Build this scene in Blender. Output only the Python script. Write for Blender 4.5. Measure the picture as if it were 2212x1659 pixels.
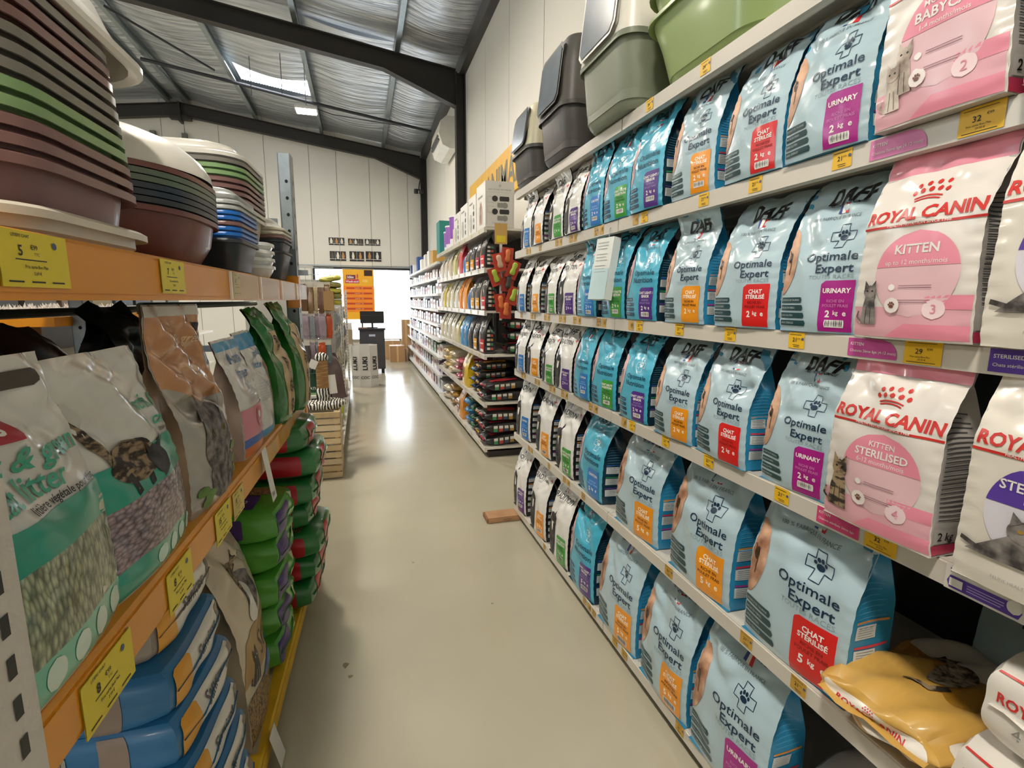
import bpy, bmesh, math, random
import numpy as np
from mathutils import Vector, Matrix
R = math.radians
rnd = random.Random(7)
scn = bpy.context.scene
C = scn.collection
for o in list(bpy.data.objects): bpy.data.objects.remove(o)
# ------------------------------------------------------------------ camera
cam = bpy.data.cameras.new('camera'); co = bpy.data.objects.new('camera', cam); C.objects.link(co)
cam.sensor_width = 36.0; cam.lens = 1100.0 / 2212 * 36; cam.clip_start = .02
RM = [[.9599, -.0396, .2774], [-.2802, -.1565, .9471], [.0059, -.9869, -.1613]]   # rows: world axes in (right, down, forward)
r_, d_, f_ = [Vector([RM[i][k] for i in range(3)]).normalized() for k in range(3)]
u_ = -(d_ - f_ * d_.dot(f_)).normalized(); r_ = f_.cross(u_)
co.matrix_world = Matrix(((r_.x, u_.x, -f_.x, 0), (r_.y, u_.y, -f_.y, 0), (r_.z, u_.z, -f_.z, 1.45), (0, 0, 0, 1)))
scn.camera = co
# ------------------------------------------------------------------ world and lights
wd = bpy.data.worlds.new('world'); scn.world = wd; wd.use_nodes = True
bg = wd.node_tree.nodes['Background']; bg.inputs[0].default_value = (.86, .94, 1, 1); bg.inputs[1].default_value = 7.0
vs = scn.view_settings
vs.view_transform = 'Standard'; vs.look = 'None'; vs.gamma = 1; vs.use_curve_mapping = False; vs.exposure = -0.1
LAMPW = 112
def area(name, loc, sx, sy, w, col, rot=(0, 0, 0), portal=False):
    l = bpy.data.lights.new(name, 'AREA'); l.shape = 'RECTANGLE'; l.size = sx; l.size_y = sy; l.energy = w; l.color = col
    if portal: l.cycles.is_portal = True
    o = bpy.data.objects.new(name, l); C.objects.link(o); o.location = loc; o.rotation_euler = rot
    return o
area('window_daylight', (.12, 13.55, 1.31), 2.2, 1.75, 10, (1, 1, 1), (R(-90), 0, 0), True)
# unseen cool fill added for the ceiling: assumed shop front behind, side light left
area('shop_front_fill', (-3.5, -9.6, 1.9), 7, 2.6, 110, (.82, .92, 1), (R(90), 0, 0))
area('side_fill', (-8.6, 6.5, 3.4), 9, 1.6, 300, (.80, .91, 1), (0, R(-90), 0))  # added fill, no glazing there; brightens the ceiling and right wall
HIGHBAYS = [(-.74, 9.5), (-.74, 4.6), (-.74, -.3), (-.74, -5.0), (-5.6, 1.8), (-5.6, 8.5)]
# ------------------------------------------------------------------ materials
def lin(c):
    if isinstance(c, str):
        c = [int(c[i:i + 2], 16) / 255 for i in (0, 2, 4)]
    return tuple((x / 12.92 if x <= .04045 else ((x + .055) / 1.055) ** 2.4) for x in c)
MC = {}
def M(hexc, rough=.5, metal=0, var=.06, scale=6, bump=0, bscale=60, coat=0, emit=None, alpha=1, key=''):
    k = (hexc, rough, metal, var, scale, bump, bscale, coat, emit, alpha, key)
    if k in MC: return MC[k]
    m = bpy.data.materials.new('m_' + hexc + key); MC[k] = m; m.use_nodes = True
    nt = m.node_tree; b = nt.nodes['Principled BSDF']; c = lin(hexc)
    b.inputs['Roughness'].default_value = rough; b.inputs['Metallic'].default_value = metal
    b.inputs['Coat Weight'].default_value = coat; b.inputs['Coat Roughness'].default_value = .12
    tc = nt.nodes.new('ShaderNodeTexCoord')
    if var:
        n = nt.nodes.new('ShaderNodeTexNoise'); n.inputs['Scale'].default_value = scale; n.inputs['Detail'].default_value = 3
        nt.links.new(tc.outputs['Object'], n.inputs['Vector'])
        r = nt.nodes.new('ShaderNodeValToRGB')
        r.color_ramp.elements[0].position = .3; r.color_ramp.elements[1].position = .7
        r.color_ramp.elements[0].color = (*[x * (1 - var) for x in c], 1)
        r.color_ramp.elements[1].color = (*[min(1, x * (1 + var)) for x in c], 1)
        nt.links.new(n.outputs[0], r.inputs[0]); nt.links.new(r.outputs[0], b.inputs['Base Color'])
    else: b.inputs['Base Color'].default_value = (*c, 1)
    if bump:
        n2 = nt.nodes.new('ShaderNodeTexNoise'); n2.inputs['Scale'].default_value = bscale; n2.inputs['Detail'].default_value = 2
        nt.links.new(tc.outputs['Object'], n2.inputs['Vector'])
        bp = nt.nodes.new('ShaderNodeBump'); bp.inputs['Strength'].default_value = bump; bp.inputs['Distance'].default_value = .01
        nt.links.new(n2.outputs[0], bp.inputs['Height']); nt.links.new(bp.outputs[0], b.inputs['Normal'])
    if emit:
        b.inputs['Emission Color'].default_value = (*c, 1); b.inputs['Emission Strength'].default_value = emit
    if alpha < 1: b.inputs['Alpha'].default_value = alpha
    return m
def tex(name, kind, c1, c2, scale, rough=.5, p0=.4, p1=.6, stretch=(1, 1, 1), bump=.0, coat=0, extra=None, metal=0):
    """two colour procedural pattern: noise, voronoi (pellets) or wave (fur stripes)"""
    m = bpy.data.materials.new(name); m.use_nodes = True; nt = m.node_tree; b = nt.nodes['Principled BSDF']
    b.inputs['Roughness'].default_value = rough; b.inputs['Coat Weight'].default_value = coat; b.inputs['Metallic'].default_value = metal
    tc = nt.nodes.new('ShaderNodeTexCoord'); mp = nt.nodes.new('ShaderNodeMapping'); mp.inputs['Scale'].default_value = stretch
    nt.links.new(tc.outputs['Object'], mp.inputs[0])
    if kind == 'noise':
        n = nt.nodes.new('ShaderNodeTexNoise'); n.inputs['Detail'].default_value = 4; out = n.outputs[0]
    elif kind == 'voronoi':
        n = nt.nodes.new('ShaderNodeTexVoronoi'); out = n.outputs['Distance']
    else:
        n = nt.nodes.new('ShaderNodeTexWave'); n.bands_direction = 'Z' if name.startswith('fur') else 'X'; n.inputs['Distortion'].default_value = 9 if name.startswith('fur') else 6; n.inputs['Detail'].default_value = 2; out = n.outputs[0]
    n.inputs['Scale'].default_value = scale; nt.links.new(mp.outputs[0], n.inputs['Vector'])
    r = nt.nodes.new('ShaderNodeValToRGB'); r.color_ramp.elements[0].position = p0; r.color_ramp.elements[1].position = p1
    r.color_ramp.elements[0].color = (*lin(c1), 1); r.color_ramp.elements[1].color = (*lin(c2), 1)
    nt.links.new(out, r.inputs[0]); nt.links.new(r.outputs[0], b.inputs['Base Color'])
    if bump:
        bp = nt.nodes.new('ShaderNodeBump'); bp.inputs['Strength'].default_value = bump; bp.inputs['Distance'].default_value = .01
        nt.links.new(out, bp.inputs['Height']); nt.links.new(bp.outputs[0], b.inputs['Normal'])
    return m
WHITE = M('e9e6e0', .45); NAVY = M('16314a', .35, var=0); BLK = M('141414', .4, var=0); INK = M('2a2a26', .6, var=0)
STEELW = M('e2ddd3', .38, var=.03); GALV = M('9aa3a5', .35, .85, var=.12, scale=20)
BROWNSTEEL = M('2a2622', .5, var=.1); ORANGE = M('e0921a', .38, var=.07, scale=4); YELLOWP = M('d9b21c', .5, var=.12, scale=9)
LABY = M('e8b81f', .45, var=.04); LABY2 = M('e3cf2a', .45, var=.04); LABT = M('c9a25a', .5, var=.06)
DOTB = M('46557e', .5, var=0); CARD = M('a9805a', .8, var=.1, scale=12)
CATB = tex('fur_tabby', 'noise', '2e241b', '9a8465', 42, .7, .43, .57, (1, 1, 2.4))
CATG = tex('fur_grey', 'noise', '3a3634', '8f8883', 40, .8, .35, .65)
CATK = tex('fur_black', 'noise', '0d0c0c', '4a4644', 30, .6, .4, .75)
CATT = tex('fur_tan', 'noise', '7b4a2e', 'e0b596', 18, .5, .3, .7)
CATS = tex('fur_siamese', 'noise', '6b5648', 'd9cdbf', 22, .6, .35, .6)
PELG = tex('pellets_green', 'voronoi', 'bcc7a2', '56634a', 150, .35, .15, .75, (1, 1, .42), .6, .6)
PELL = tex('pellets_lilac', 'voronoi', 'b5a0a6', '5c4a50', 150, .35, .15, .75, (.42, 1, 1), .6, .6)
GRAIN = tex('wood_grain_pieces', 'voronoi', 'c29a62', '4d351d', 120, .5, .1, .8, (1, 1, 1), .5, .3)
# ------------------------------------------------------------------ object helpers
def tag(o, label=None, cat=None, group=None, kind=None):
    if label: o['label'] = label
    if cat: o['category'] = cat
    if group: o['group'] = group
    if kind: o['kind'] = kind
    return o
def empty(name, loc=(0, 0, 0), rz=0, rx=0, ry=0):
    o = bpy.data.objects.new(name, None); C.objects.link(o); o.location = loc; o.rotation_euler = (rx, ry, rz); o.empty_display_size = .05
    return o
def place(o, loc, rz=0, rx=0, ry=0):
    o.location = loc; o.rotation_euler = (rx, ry, rz); return o
def copy_tree(o, parent=None):
    c = o.copy(); C.objects.link(c)
    if parent is not None: c.parent = parent
    for ch in list(o.children): copy_tree(ch, c)
    return c
def soft(fn): return getattr(fn, 'soft', 0) or (1 if hasattr(fn, '__self__') else 0)
class MB:
    def __init__(s): s.v = []; s.f = []; s.m = []; s.mats = []; s.n = 0
    def mi(s, mat):
        if mat not in s.mats: s.mats.append(mat)
        return s.mats.index(mat)
    def add(s, V, F, mat):
        V = np.asarray(V, float); k = s.mi(mat); b = s.n
        s.v.append(V); s.n += len(V)
        for f in F: s.f.append([i + b for i in f]); s.m.append(k)
    def box(s, lo, hi, mat, bev=0):
        x0, y0, z0 = lo; x1, y1, z1 = hi
        if bev:
            bm = bmesh.new(); bmesh.ops.create_cube(bm, size=1)
            for v in bm.verts: v.co = Vector(((x0 + x1) / 2 + v.co.x * (x1 - x0), (y0 + y1) / 2 + v.co.y * (y1 - y0), (z0 + z1) / 2 + v.co.z * (z1 - z0)))
            bmesh.ops.bevel(bm, geom=bm.edges[:], offset=bev, segments=2, affect='EDGES'); bm.verts.index_update()
            s.add([v.co[:] for v in bm.verts], [[v.index for v in f.verts] for f in bm.faces], mat); bm.free(); return s
        V = [(x, y, z) for x in (x0, x1) for y in (y0, y1) for z in (z0, z1)]
        s.add(V, [(0, 1, 3, 2), (4, 6, 7, 5), (0, 4, 5, 1), (2, 3, 7, 6), (0, 2, 6, 4), (1, 5, 7, 3)], mat); return s
    def loft(s, rings, mat, close=True, cap0=False, cap1=False):
        n = len(rings[0]); V = np.concatenate([np.asarray(r, float) for r in rings]); F = []
        for i in range(len(rings) - 1):
            for j in range(n if close else n - 1):
                a = i * n + j; b = i * n + (j + 1) % n
                F.append((a, b, b + n, a + n))
        if cap0: F.append(list(range(n))[::-1])
        if cap1: F.append([(len(rings) - 1) * n + j for j in range(n)])
        s.add(V, F, mat); return s
    def tube(s, pts, r, mat, n=8):
        pts = [Vector(p) for p in pts]; rings = []
        for i, p in enumerate(pts):
            t = (pts[min(i + 1, len(pts) - 1)] - pts[max(i - 1, 0)]).normalized()
            a = t.orthogonal().normalized() if i == 0 else (a - t * a.dot(t)).normalized()
            b = t.cross(a)
            rings.append([tuple(p + (a * math.cos(q) + b * math.sin(q)) * r) for q in [2 * math.pi * k / n for k in range(n)]])
        return s.loft(rings, mat, True, True, True)
    def cyl(s, x, y, z0, z1, r, mat, n=24, r1=None):
        r1 = r if r1 is None else r1
        ring = lambda q, z: [(x + q * math.cos(2 * math.pi * k / n), y + q * math.sin(2 * math.pi * k / n), z) for k in range(n)]
        return s.loft([ring(r, z0), ring(r1, z1)], mat, True, True, True)
    def quad(s, a, b, c, d, mat): s.add([a, b, c, d], [(0, 1, 2, 3)], mat); return s
    def prism(s, poly, axis, a, b, mat):
        """extrude a 2-D polygon along an axis"""
        def p3(q, t): return {0: (t, q[0], q[1]), 1: (q[0], t, q[1]), 2: (q[0], q[1], t)}[axis]
        return s.loft([[p3(q, a) for q in poly], [p3(q, b) for q in poly]], mat, True, True, True)
    def patch(s, fn, z0, z1, nz, xl, xr, nx, mat, off):
        """grid patch between xl(z) and xr(z), laid on the surface fn(X,Z,off)"""
        if soft(fn) and abs(z1 - z0) > .004:      # follow the creases of the film closely
            st = soft(fn); nz = max(nz, int(abs(z1 - z0) / .007) + 1); zm = (z0 + z1) / 2
            nx = max(nx, int(abs((xr(zm) if callable(xr) else xr) - (xl(zm) if callable(xl) else xl)) / (.009 if st == 1 else .15)) + 1)
        Z = np.linspace(z0, z1, nz + 1); T = np.linspace(0, 1, nx + 1)
        L = np.array([xl(z) if callable(xl) else xl for z in Z]); Rr = np.array([xr(z) if callable(xr) else xr for z in Z])
        X = L[:, None] * (1 - T) + Rr[:, None] * T; ZZ = np.repeat(Z[:, None], nx + 1, 1)
        V = fn(X.ravel(), ZZ.ravel(), off); w = nx + 1
        s.add(V, [(i * w + j, i * w + j + 1, (i + 1) * w + j + 1, (i + 1) * w + j) for i in range(nz) for j in range(nx)], mat); return s
    def rrect(s, fn, x0, x1, z0, z1, r, mat, off, nx=6, nz=10, corners='1111'):
        def ins(z, top, bot):
            d = 0
            if top and z > z1 - r: q = min(1, (z - (z1 - r)) / r); d = r * (1 - math.sqrt(max(0, 1 - q * q)))
            if bot and z < z0 + r: q = min(1, ((z0 + r) - z) / r); d = r * (1 - math.sqrt(max(0, 1 - q * q)))
            return d
        tl, tr, bl, br = [c == '1' for c in corners]
        return s.patch(fn, z0, z1, nz, lambda z: x0 + ins(z, tl, bl), lambda z: x1 - ins(z, tr, br), nx, mat, off)
    def ell(s, fn, x, z, rx, rz, mat, off, n=8, cut=None):
        f = lambda q: rx * math.sqrt(max(0, 1 - ((q - z) / rz) ** 2))
        a, b = (z - rz, z + rz) if cut is None else (z + rz * cut[0], z + rz * cut[1])
        return s.patch(fn, a, b, n, lambda q: x - f(q), lambda q: x + f(q), 4, mat, off)
    def tri(s, fn, pts, mat, off):
        V = fn(np.array([p[0] for p in pts]), np.array([p[1] for p in pts]), off); s.add(V, [tuple(range(len(pts)))], mat); return s
    def line(s, fn, pts, wd_, mat, off, n=1):
        """a stroke of constant width along pts"""
        P = []
        for a, b in zip(pts[:-1], pts[1:]):
            for k in range(n): P.append((a[0] + (b[0] - a[0]) * k / n, a[1] + (b[1] - a[1]) * k / n))
        P.append(pts[-1]); P = np.array(P, float)
        T = np.gradient(P, axis=0); T /= np.maximum(np.linalg.norm(T, axis=1), 1e-9)[:, None]; N = np.stack([-T[:, 1], T[:, 0]], 1) * wd_ / 2
        A = P + N; B = P - N; k = len(P)
        X = np.concatenate([A[:, 0], B[:, 0]]); Z = np.concatenate([A[:, 1], B[:, 1]])
        s.add(fn(X, Z, off), [(i, i + k, i + k + 1, i + 1) for i in range(k - 1)], mat); return s
    def text(s, fn, t, x, z, size, mat, off, align='c', bold=0., shear=0., sx=1., rot=0.):
        V, F = glyphs(t, bold)
        X = (V[:, 0] + shear * V[:, 1]) * size * sx; Z = V[:, 1] * size
        w = X.max() if len(X) else 0
        X = X - {'c': w / 2, 'l': 0, 'r': w}[align]
        c, q = math.cos(rot), math.sin(rot)
        s.add(fn(X * c - Z * q + x, X * q + Z * c + z, off), F, mat); return s
    def build(s, name, parent=None, smooth=False, sharp=None):
        me = bpy.data.meshes.new(name)
        V = np.concatenate(s.v) if s.v else np.zeros((0, 3))
        me.from_pydata(V.tolist(), [], s.f)
        for m in s.mats: me.materials.append(m)
        me.polygons.foreach_set('material_index', s.m)
        if smooth:
            me.polygons.foreach_set('use_smooth', [True] * len(s.f))
            if sharp: me.set_sharp_from_angle(angle=R(sharp))
        me.update()
        o = bpy.data.objects.new(name, me); C.objects.link(o)
        if parent is not None: o.parent = parent
        return o
GC = {}
def glyphs(t, bold=0.):
    k = (t, bold)
    if k in GC: return GC[k]
    cu = bpy.data.curves.new('t', 'FONT'); cu.body = t; cu.offset = bold; cu.resolution_u = 2
    ob = bpy.data.objects.new('t', cu); me = bpy.data.meshes.new_from_object(ob)
    bm = bmesh.new(); bm.from_mesh(me)
    bmesh.ops.triangulate(bm, faces=bm.faces[:])
    for _ in range(2):
        es = [e for e in bm.edges if e.calc_length() > .3]
        if es:
            bmesh.ops.subdivide_edges(bm, edges=es, cuts=1); bmesh.ops.triangulate(bm, faces=[f for f in bm.faces if len(f.verts) > 3])
    bm.verts.index_update()
    V = np.array([v.co[:2] for v in bm.verts]) if bm.verts else np.zeros((0, 2)); F = [[v.index for v in f.verts] for f in bm.faces]
    bm.free(); bpy.data.objects.remove(ob); bpy.data.curves.remove(cu); bpy.data.meshes.remove(me)
    if len(V): V[:, 0] -= V[:, 0].min()
    GC[k] = (V, F); return GC[k]
def flat(o, ux, uz, nrm=None):
    """decal surface on a plane: o + X*ux + Z*uz + off*normal"""
    o = np.array(o, float); ux = np.array(ux, float); uz = np.array(uz, float); n = np.cross(ux, uz) if nrm is None else np.array(nrm, float)
    return lambda X, Z, off: o + np.outer(X, ux) + np.outer(Z, uz) + off * n
# ------------------------------------------------------------------ the building shell
XW, XR, XL, YB, YF = 1.65, -3.56, -8.8, -10.0, 13.4
def roofz(x): return 4.87 + (1.65 - x) * .136 if x > XR else 4.87 + (x - XL) * .136 * (1.65 - XR) / (XR - XL)
def make_floor_mat():
    m = bpy.data.materials.new('floor_epoxy'); m.use_nodes = True; nt = m.node_tree; b = nt.nodes['Principled BSDF']
    tc = nt.nodes.new('ShaderNodeTexCoord'); n = nt.nodes.new('ShaderNodeTexNoise'); n.inputs['Scale'].default_value = .9; n.inputs['Detail'].default_value = 6
    nt.links.new(tc.outputs['Object'], n.inputs[0]); r = nt.nodes.new('ShaderNodeValToRGB')
    r.color_ramp.elements[0].position = .35; r.color_ramp.elements[1].position = .65
    r.color_ramp.elements[0].color = (*lin('aea893'), 1); r.color_ramp.elements[1].color = (*lin('b8b29e'), 1)
    nt.links.new(n.outputs[0], r.inputs[0]); nt.links.new(r.outputs[0], b.inputs['Base Color'])
    n2 = nt.nodes.new('ShaderNodeTexNoise'); n2.inputs['Scale'].default_value = 3; n2.inputs['Detail'].default_value = 3; nt.links.new(tc.outputs['Object'], n2.inputs[0])
    mr = nt.nodes.new('ShaderNodeMapRange'); mr.inputs[3].default_value = .12; mr.inputs[4].default_value = .26
    nt.links.new(n2.outputs[0], mr.inputs[0]); nt.links.new(mr.outputs[0], b.inputs['Roughness'])
    bp = nt.nodes.new('ShaderNodeBump'); bp.inputs['Strength'].default_value = .05; bp.inputs['Distance'].default_value = .02
    nt.links.new(n2.outputs[0], bp.inputs['Height']); nt.links.new(bp.outputs[0], b.inputs['Normal'])
    b.inputs['Specular IOR Level'].default_value = .62
    return m
fl = MB().box((XL, YB, -.1), (XW, YF, 0), make_floor_mat()).build('floor'); tag(fl, kind='structure')
stain = MB()
for x, y, s_ in ((-.12, 1.95, .02), (-.1, 1.88, .012), (.22, 2.7, .008), (.55, 2.2, .008), (-.07, 1.4, .012), (-.09, 1.3, .01)):
    stain.add([(x + s_ * rnd.uniform(.5, 1.2) * math.cos(a), y + s_ * rnd.uniform(.5, 1.2) * math.sin(a), .0006) for a in [k * .785 for k in range(8)]], [list(range(8))], M('7b755c', .6))
stain.build('floor_stain', fl)
CREAM = M('dcd8cd', .5, var=.02, scale=2)
def wall_panels(name, x0, x1, y0, y1, z1f, step, axis):
    """sandwich-panel wall: each panel its own piece with a recessed joint"""
    b = MB(); b.box((x0, y0, 0), (x1, y1, .12), M('55524c', .6)); w = b.build(name); tag(w, kind='structure')
    lo, hi = (y0, y1) if axis == 'y' else (x0, x1); t = lo
    while t < hi - .01:
        t2 = min(t + step, hi); p = MB(); g = .006
        zs = (z1f(t), z1f(t2))
        if axis == 'y': poly = [(t + g, .12), (t2 - g, .12), (t2 - g, zs[1]), (t + g, zs[0])]; p.prism(poly, 0, x0, x1, CREAM)
        else: poly = [(t + g, .12), (t2 - g, .12), (t2 - g, zs[1]), (t + g, zs[0])]; p.prism(poly, 1, y0, y1, CREAM)
        p.build('wall_panel', w); t = t2
    b = MB()
    if axis == 'y': b.box((x0 + (.02 if x0 > 0 else 0), y0, 0), (x1 - (.02 if x0 < 0 else 0), y1, min(z1f(y0), z1f(y1))), M('b9b3a3', .7))
    else: b.prism([(x0, 0), (x1, 0), (x1, z1f(x1)), (XR, z1f(XR)), (x0, z1f(x0))], 1, y0 + .02, y1, M('b9b3a3', .7))
    b.build('wall_core', w)
    return w
wall_panels('wall_right', XW, XW + .1, YB, YF + .1, lambda y: 5.06, 1.13, 'y')
wall_panels('wall_left', XL - .1, XL, YB, YF + .1, lambda y: 5.06, 1.13, 'y')
b = MB(); b.prism([(XL, 0), (XW, 0), (XW, roofz(XW)), (XR, roofz(XR)), (XL, roofz(XL))], 1, YB - .1, YB, CREAM); tag(b.build('wall_back'), kind='structure')
# far wall with the big window opening
WX0, WX1, WZ0, WZ1 = -1.05, 1.2, .47, 2.19
wf = MB().box((XL, YF + .02, 0), (WX0, YF + .1, .12), M('55524c', .6)).build('wall_far'); tag(wf, kind='structure')
def wpan(x0, x1, z0, z1a, z1b):
    MB().prism([(x0 + .005, z0), (x1 - .005, z0), (x1 - .005, z1b), (x0 + .005, z1a)], 1, YF, YF + .1, CREAM).build('wall_panel', wf)
xs = [XL, -7.6, -6.4, -5.2, -4.0, XR, -2.9, -2.0, WX0, -.45, .3, .75, WX1, XW]
for a, c in zip(xs[:-1], xs[1:]):
    if a >= WX0 - .01 and c <= WX1 + .01:
        wpan(a, c, WZ1, roofz(a) + .16, roofz(c) + .16); wpan(a, c, 0, WZ0, WZ0)
    else: wpan(a, c, 0, roofz(a) + .16, roofz(c) + .16)
cm = MB(); cc = M('b9b3a3', .7)
cm.prism([(WX1, 0), (XW, 0), (XW, 5.2), (WX1, 5.2)], 1, YF + .03, YF + .12, cc); cm.prism([(XL, 0), (WX0, 0), (WX0, 5.8), (XL, 5.8)], 1, YF + .03, YF + .12, cc)
cm.prism([(WX0, WZ1), (WX1, WZ1), (WX1, 5.4), (WX0, 5.4)], 1, YF + .03, YF + .12, cc); cm.prism([(WX0, 0), (WX1, 0), (WX1, WZ0), (WX0, WZ0)], 1, YF + .03, YF + .12, cc)
cm.build('wall_core', wf)
w = MB(); fr = M('1d1d20', .4)
w.box((WX0 - .03, YF - .03, WZ1), (WX1 + .05, YF + .06, WZ1 + .05), fr); w.box((WX1, YF - .03, WZ0 - .03), (WX1 + .05, YF + .06, WZ1), fr)
w.box((WX0 - .05, YF - .03, WZ0 - .03), (WX0, YF + .06, WZ1), fr); w.box((WX0, YF - .06, WZ0 - .04), (WX1, YF + .06, WZ0), M('8b8578', .5)); w.box((-.02, YF, WZ0), (.02, YF + .05, WZ1), fr)
wo = w.build('window_1'); tag(wo, kind='structure')
gm = bpy.data.materials.new('window_glass'); gm.use_nodes = True; nt = gm.node_tree; nt.nodes.remove(nt.nodes['Principled BSDF'])
tr = nt.nodes.new('ShaderNodeBsdfTransparent'); gl = nt.nodes.new('ShaderNodeBsdfGlossy'); gl.inputs['Roughness'].default_value = .02; mx = nt.nodes.new('ShaderNodeMixShader'); mx.inputs[0].default_value = .06
nt.links.new(tr.outputs[0], mx.inputs[1]); nt.links.new(gl.outputs[0], mx.inputs[2]); nt.links.new(mx.outputs[0], nt.nodes['Material Output'].inputs[0])
for a, c in ((WX0, -.02), (.02, WX1)): MB().box((a, YF + .02, WZ0), (c, YF + .026, WZ1), gm).build('window_pane', wo)
MB().tube([(WX0 - .5, YF - .06, 2.27), (WX1 + .4, YF - .06, 2.27)], .012, GALV).build('curtain_rail', wo)
# rail above the window and wall plates
# roof: purlins, sagging foil sheets
FOIL = bpy.data.materials.new('foil_insulation'); FOIL.use_nodes = True; nt = FOIL.node_tree; b_ = nt.nodes['Principled BSDF']
b_.inputs['Metallic'].default_value = .85; b_.inputs['Roughness'].default_value = .36
tc = nt.nodes.new('ShaderNodeTexCoord'); mp = nt.nodes.new('ShaderNodeMapping'); mp.inputs['Scale'].default_value = (.5, 5, 1)
nz = nt.nodes.new('ShaderNodeTexNoise'); nz.inputs['Scale'].default_value = 2.2; nz.inputs['Detail'].default_value = 5
nt.links.new(tc.outputs['Object'], mp.inputs[0]); nt.links.new(mp.outputs[0], nz.inputs[0])
bp = nt.nodes.new('ShaderNodeBump'); bp.inputs['Strength'].default_value = .55; bp.inputs['Distance'].default_value = .08
nt.links.new(nz.outputs[0], bp.inputs['Height']); nt.links.new(bp.outputs[0], b_.inputs['Normal'])
cr = nt.nodes.new('ShaderNodeValToRGB'); cr.color_ramp.elements[0].position = .3; cr.color_ramp.elements[1].position = .72
cr.color_ramp.elements[0].color = (*lin('b4bac0'), 1); cr.color_ramp.elements[1].color = (*lin('eef2f6'), 1)
nt.links.new(nz.outputs[0], cr.inputs[0]); nt.links.new(cr.outputs[0], b_.inputs['Base Color'])
PUR = [1.6, .64, -.72, -2.08, -3.4, -3.76, -5.1, -6.5, -7.8, XL]
FR = [YB, -3.9, 2.2, 8.3, 13.2]
ce = MB().box((XL - .1, YB - .1, 5.75), (XW + .1, YF + .1, 5.8), M('77797a', .7)).build('ceiling'); tag(ce, kind='structure')
SKY = {(2, 3), (2, 1), (6, 2)}  # first is the visible one; the others are unseen, added as fill
for pi in range(len(PUR) - 1):
    x1, x0 = PUR[pi], PUR[pi + 1]
    for fi in range(len(FR) - 1):
        y0, y1 = FR[fi], FR[fi + 1] if fi < 3 else YF
        holes = (pi, fi) in SKY
        segs = [(y0, y1)] if not holes else [(y0, y0 + 2.28), (y0 + 3.1, y1)]
        for (a, c) in segs:
            m = MB(); n1 = 10; n2 = max(6, int((c - a) * 6))
            V = []
            for j in range(n2 + 1):
                y = a + (c - a) * j / n2
                for i in range(n1 + 1):
                    x = x0 + (x1 - x0) * i / n1; t = i / n1; q = (y - y0) / (y1 - y0)
                    # wavy sag of the blanket between the purlins, crosswise pleats
                    sag = .05 * math.sin(math.pi * t) * (.5 + .5 * math.sin(q * 9.3 + pi * 1.7)) + .06 * math.sin(math.pi * q) * math.sin(math.pi * t) + .007 * math.sin(y * 34 + 2 * math.sin(x * 2 + pi))
                    V.append((x, y, roofz(x) + .16 - sag))
            m.add(V, [(j * (n1 + 1) + i, (j + 1) * (n1 + 1) + i, (j + 1) * (n1 + 1) + i + 1, j * (n1 + 1) + i + 1) for j in range(n2) for i in range(n1)], FOIL)
            m.build('foil_sheet', ce, True)
        if holes:
            ya, yb = y0 + 2.28, y0 + 3.1; lo = x0 + .08; hi = x1 - .06; n = 26
            # corrugated translucent sheet
            m = MB(); V = []
            for i in range(n * 2 + 1):
                x = lo + (hi - lo) * i / (n * 2)
                for y in (ya, yb): V.append((x, y, roofz(x) + .17 + (.012 if i % 2 else 0)))
            m.add(V, [(2 * i, 2 * i + 1, 2 * i + 3, 2 * i + 2) for i in range(n * 2)], M('f4f8ff', .4, var=0, emit=9, key='sky'))
            m.build('skylight_sheet', ce)
for i, x in enumerate(PUR[1:-1]):
    m = MB(); z = roofz(x); h = .15
    m.box((x - .035, YB, z + .0), (x + .035, YF, z + .006), GALV); m.box((x - .035, YB, z + .006), (x - .029, YF, z + h), GALV); m.box((x - .035, YB, z + h), (x + .035, YF, z + h + .006), GALV)
    m.box((x + .029, YB, z + .006), (x + .035, YF, z + .03), GALV)
    tag(m.build('trim_%d' % (i + 1)), kind='structure')
m = MB(); m.box((1.55, YB, 4.83), (1.65, YF, 5.05), M('3a3733', .5)); tag(m.build('trim_9'), kind='structure')
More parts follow.
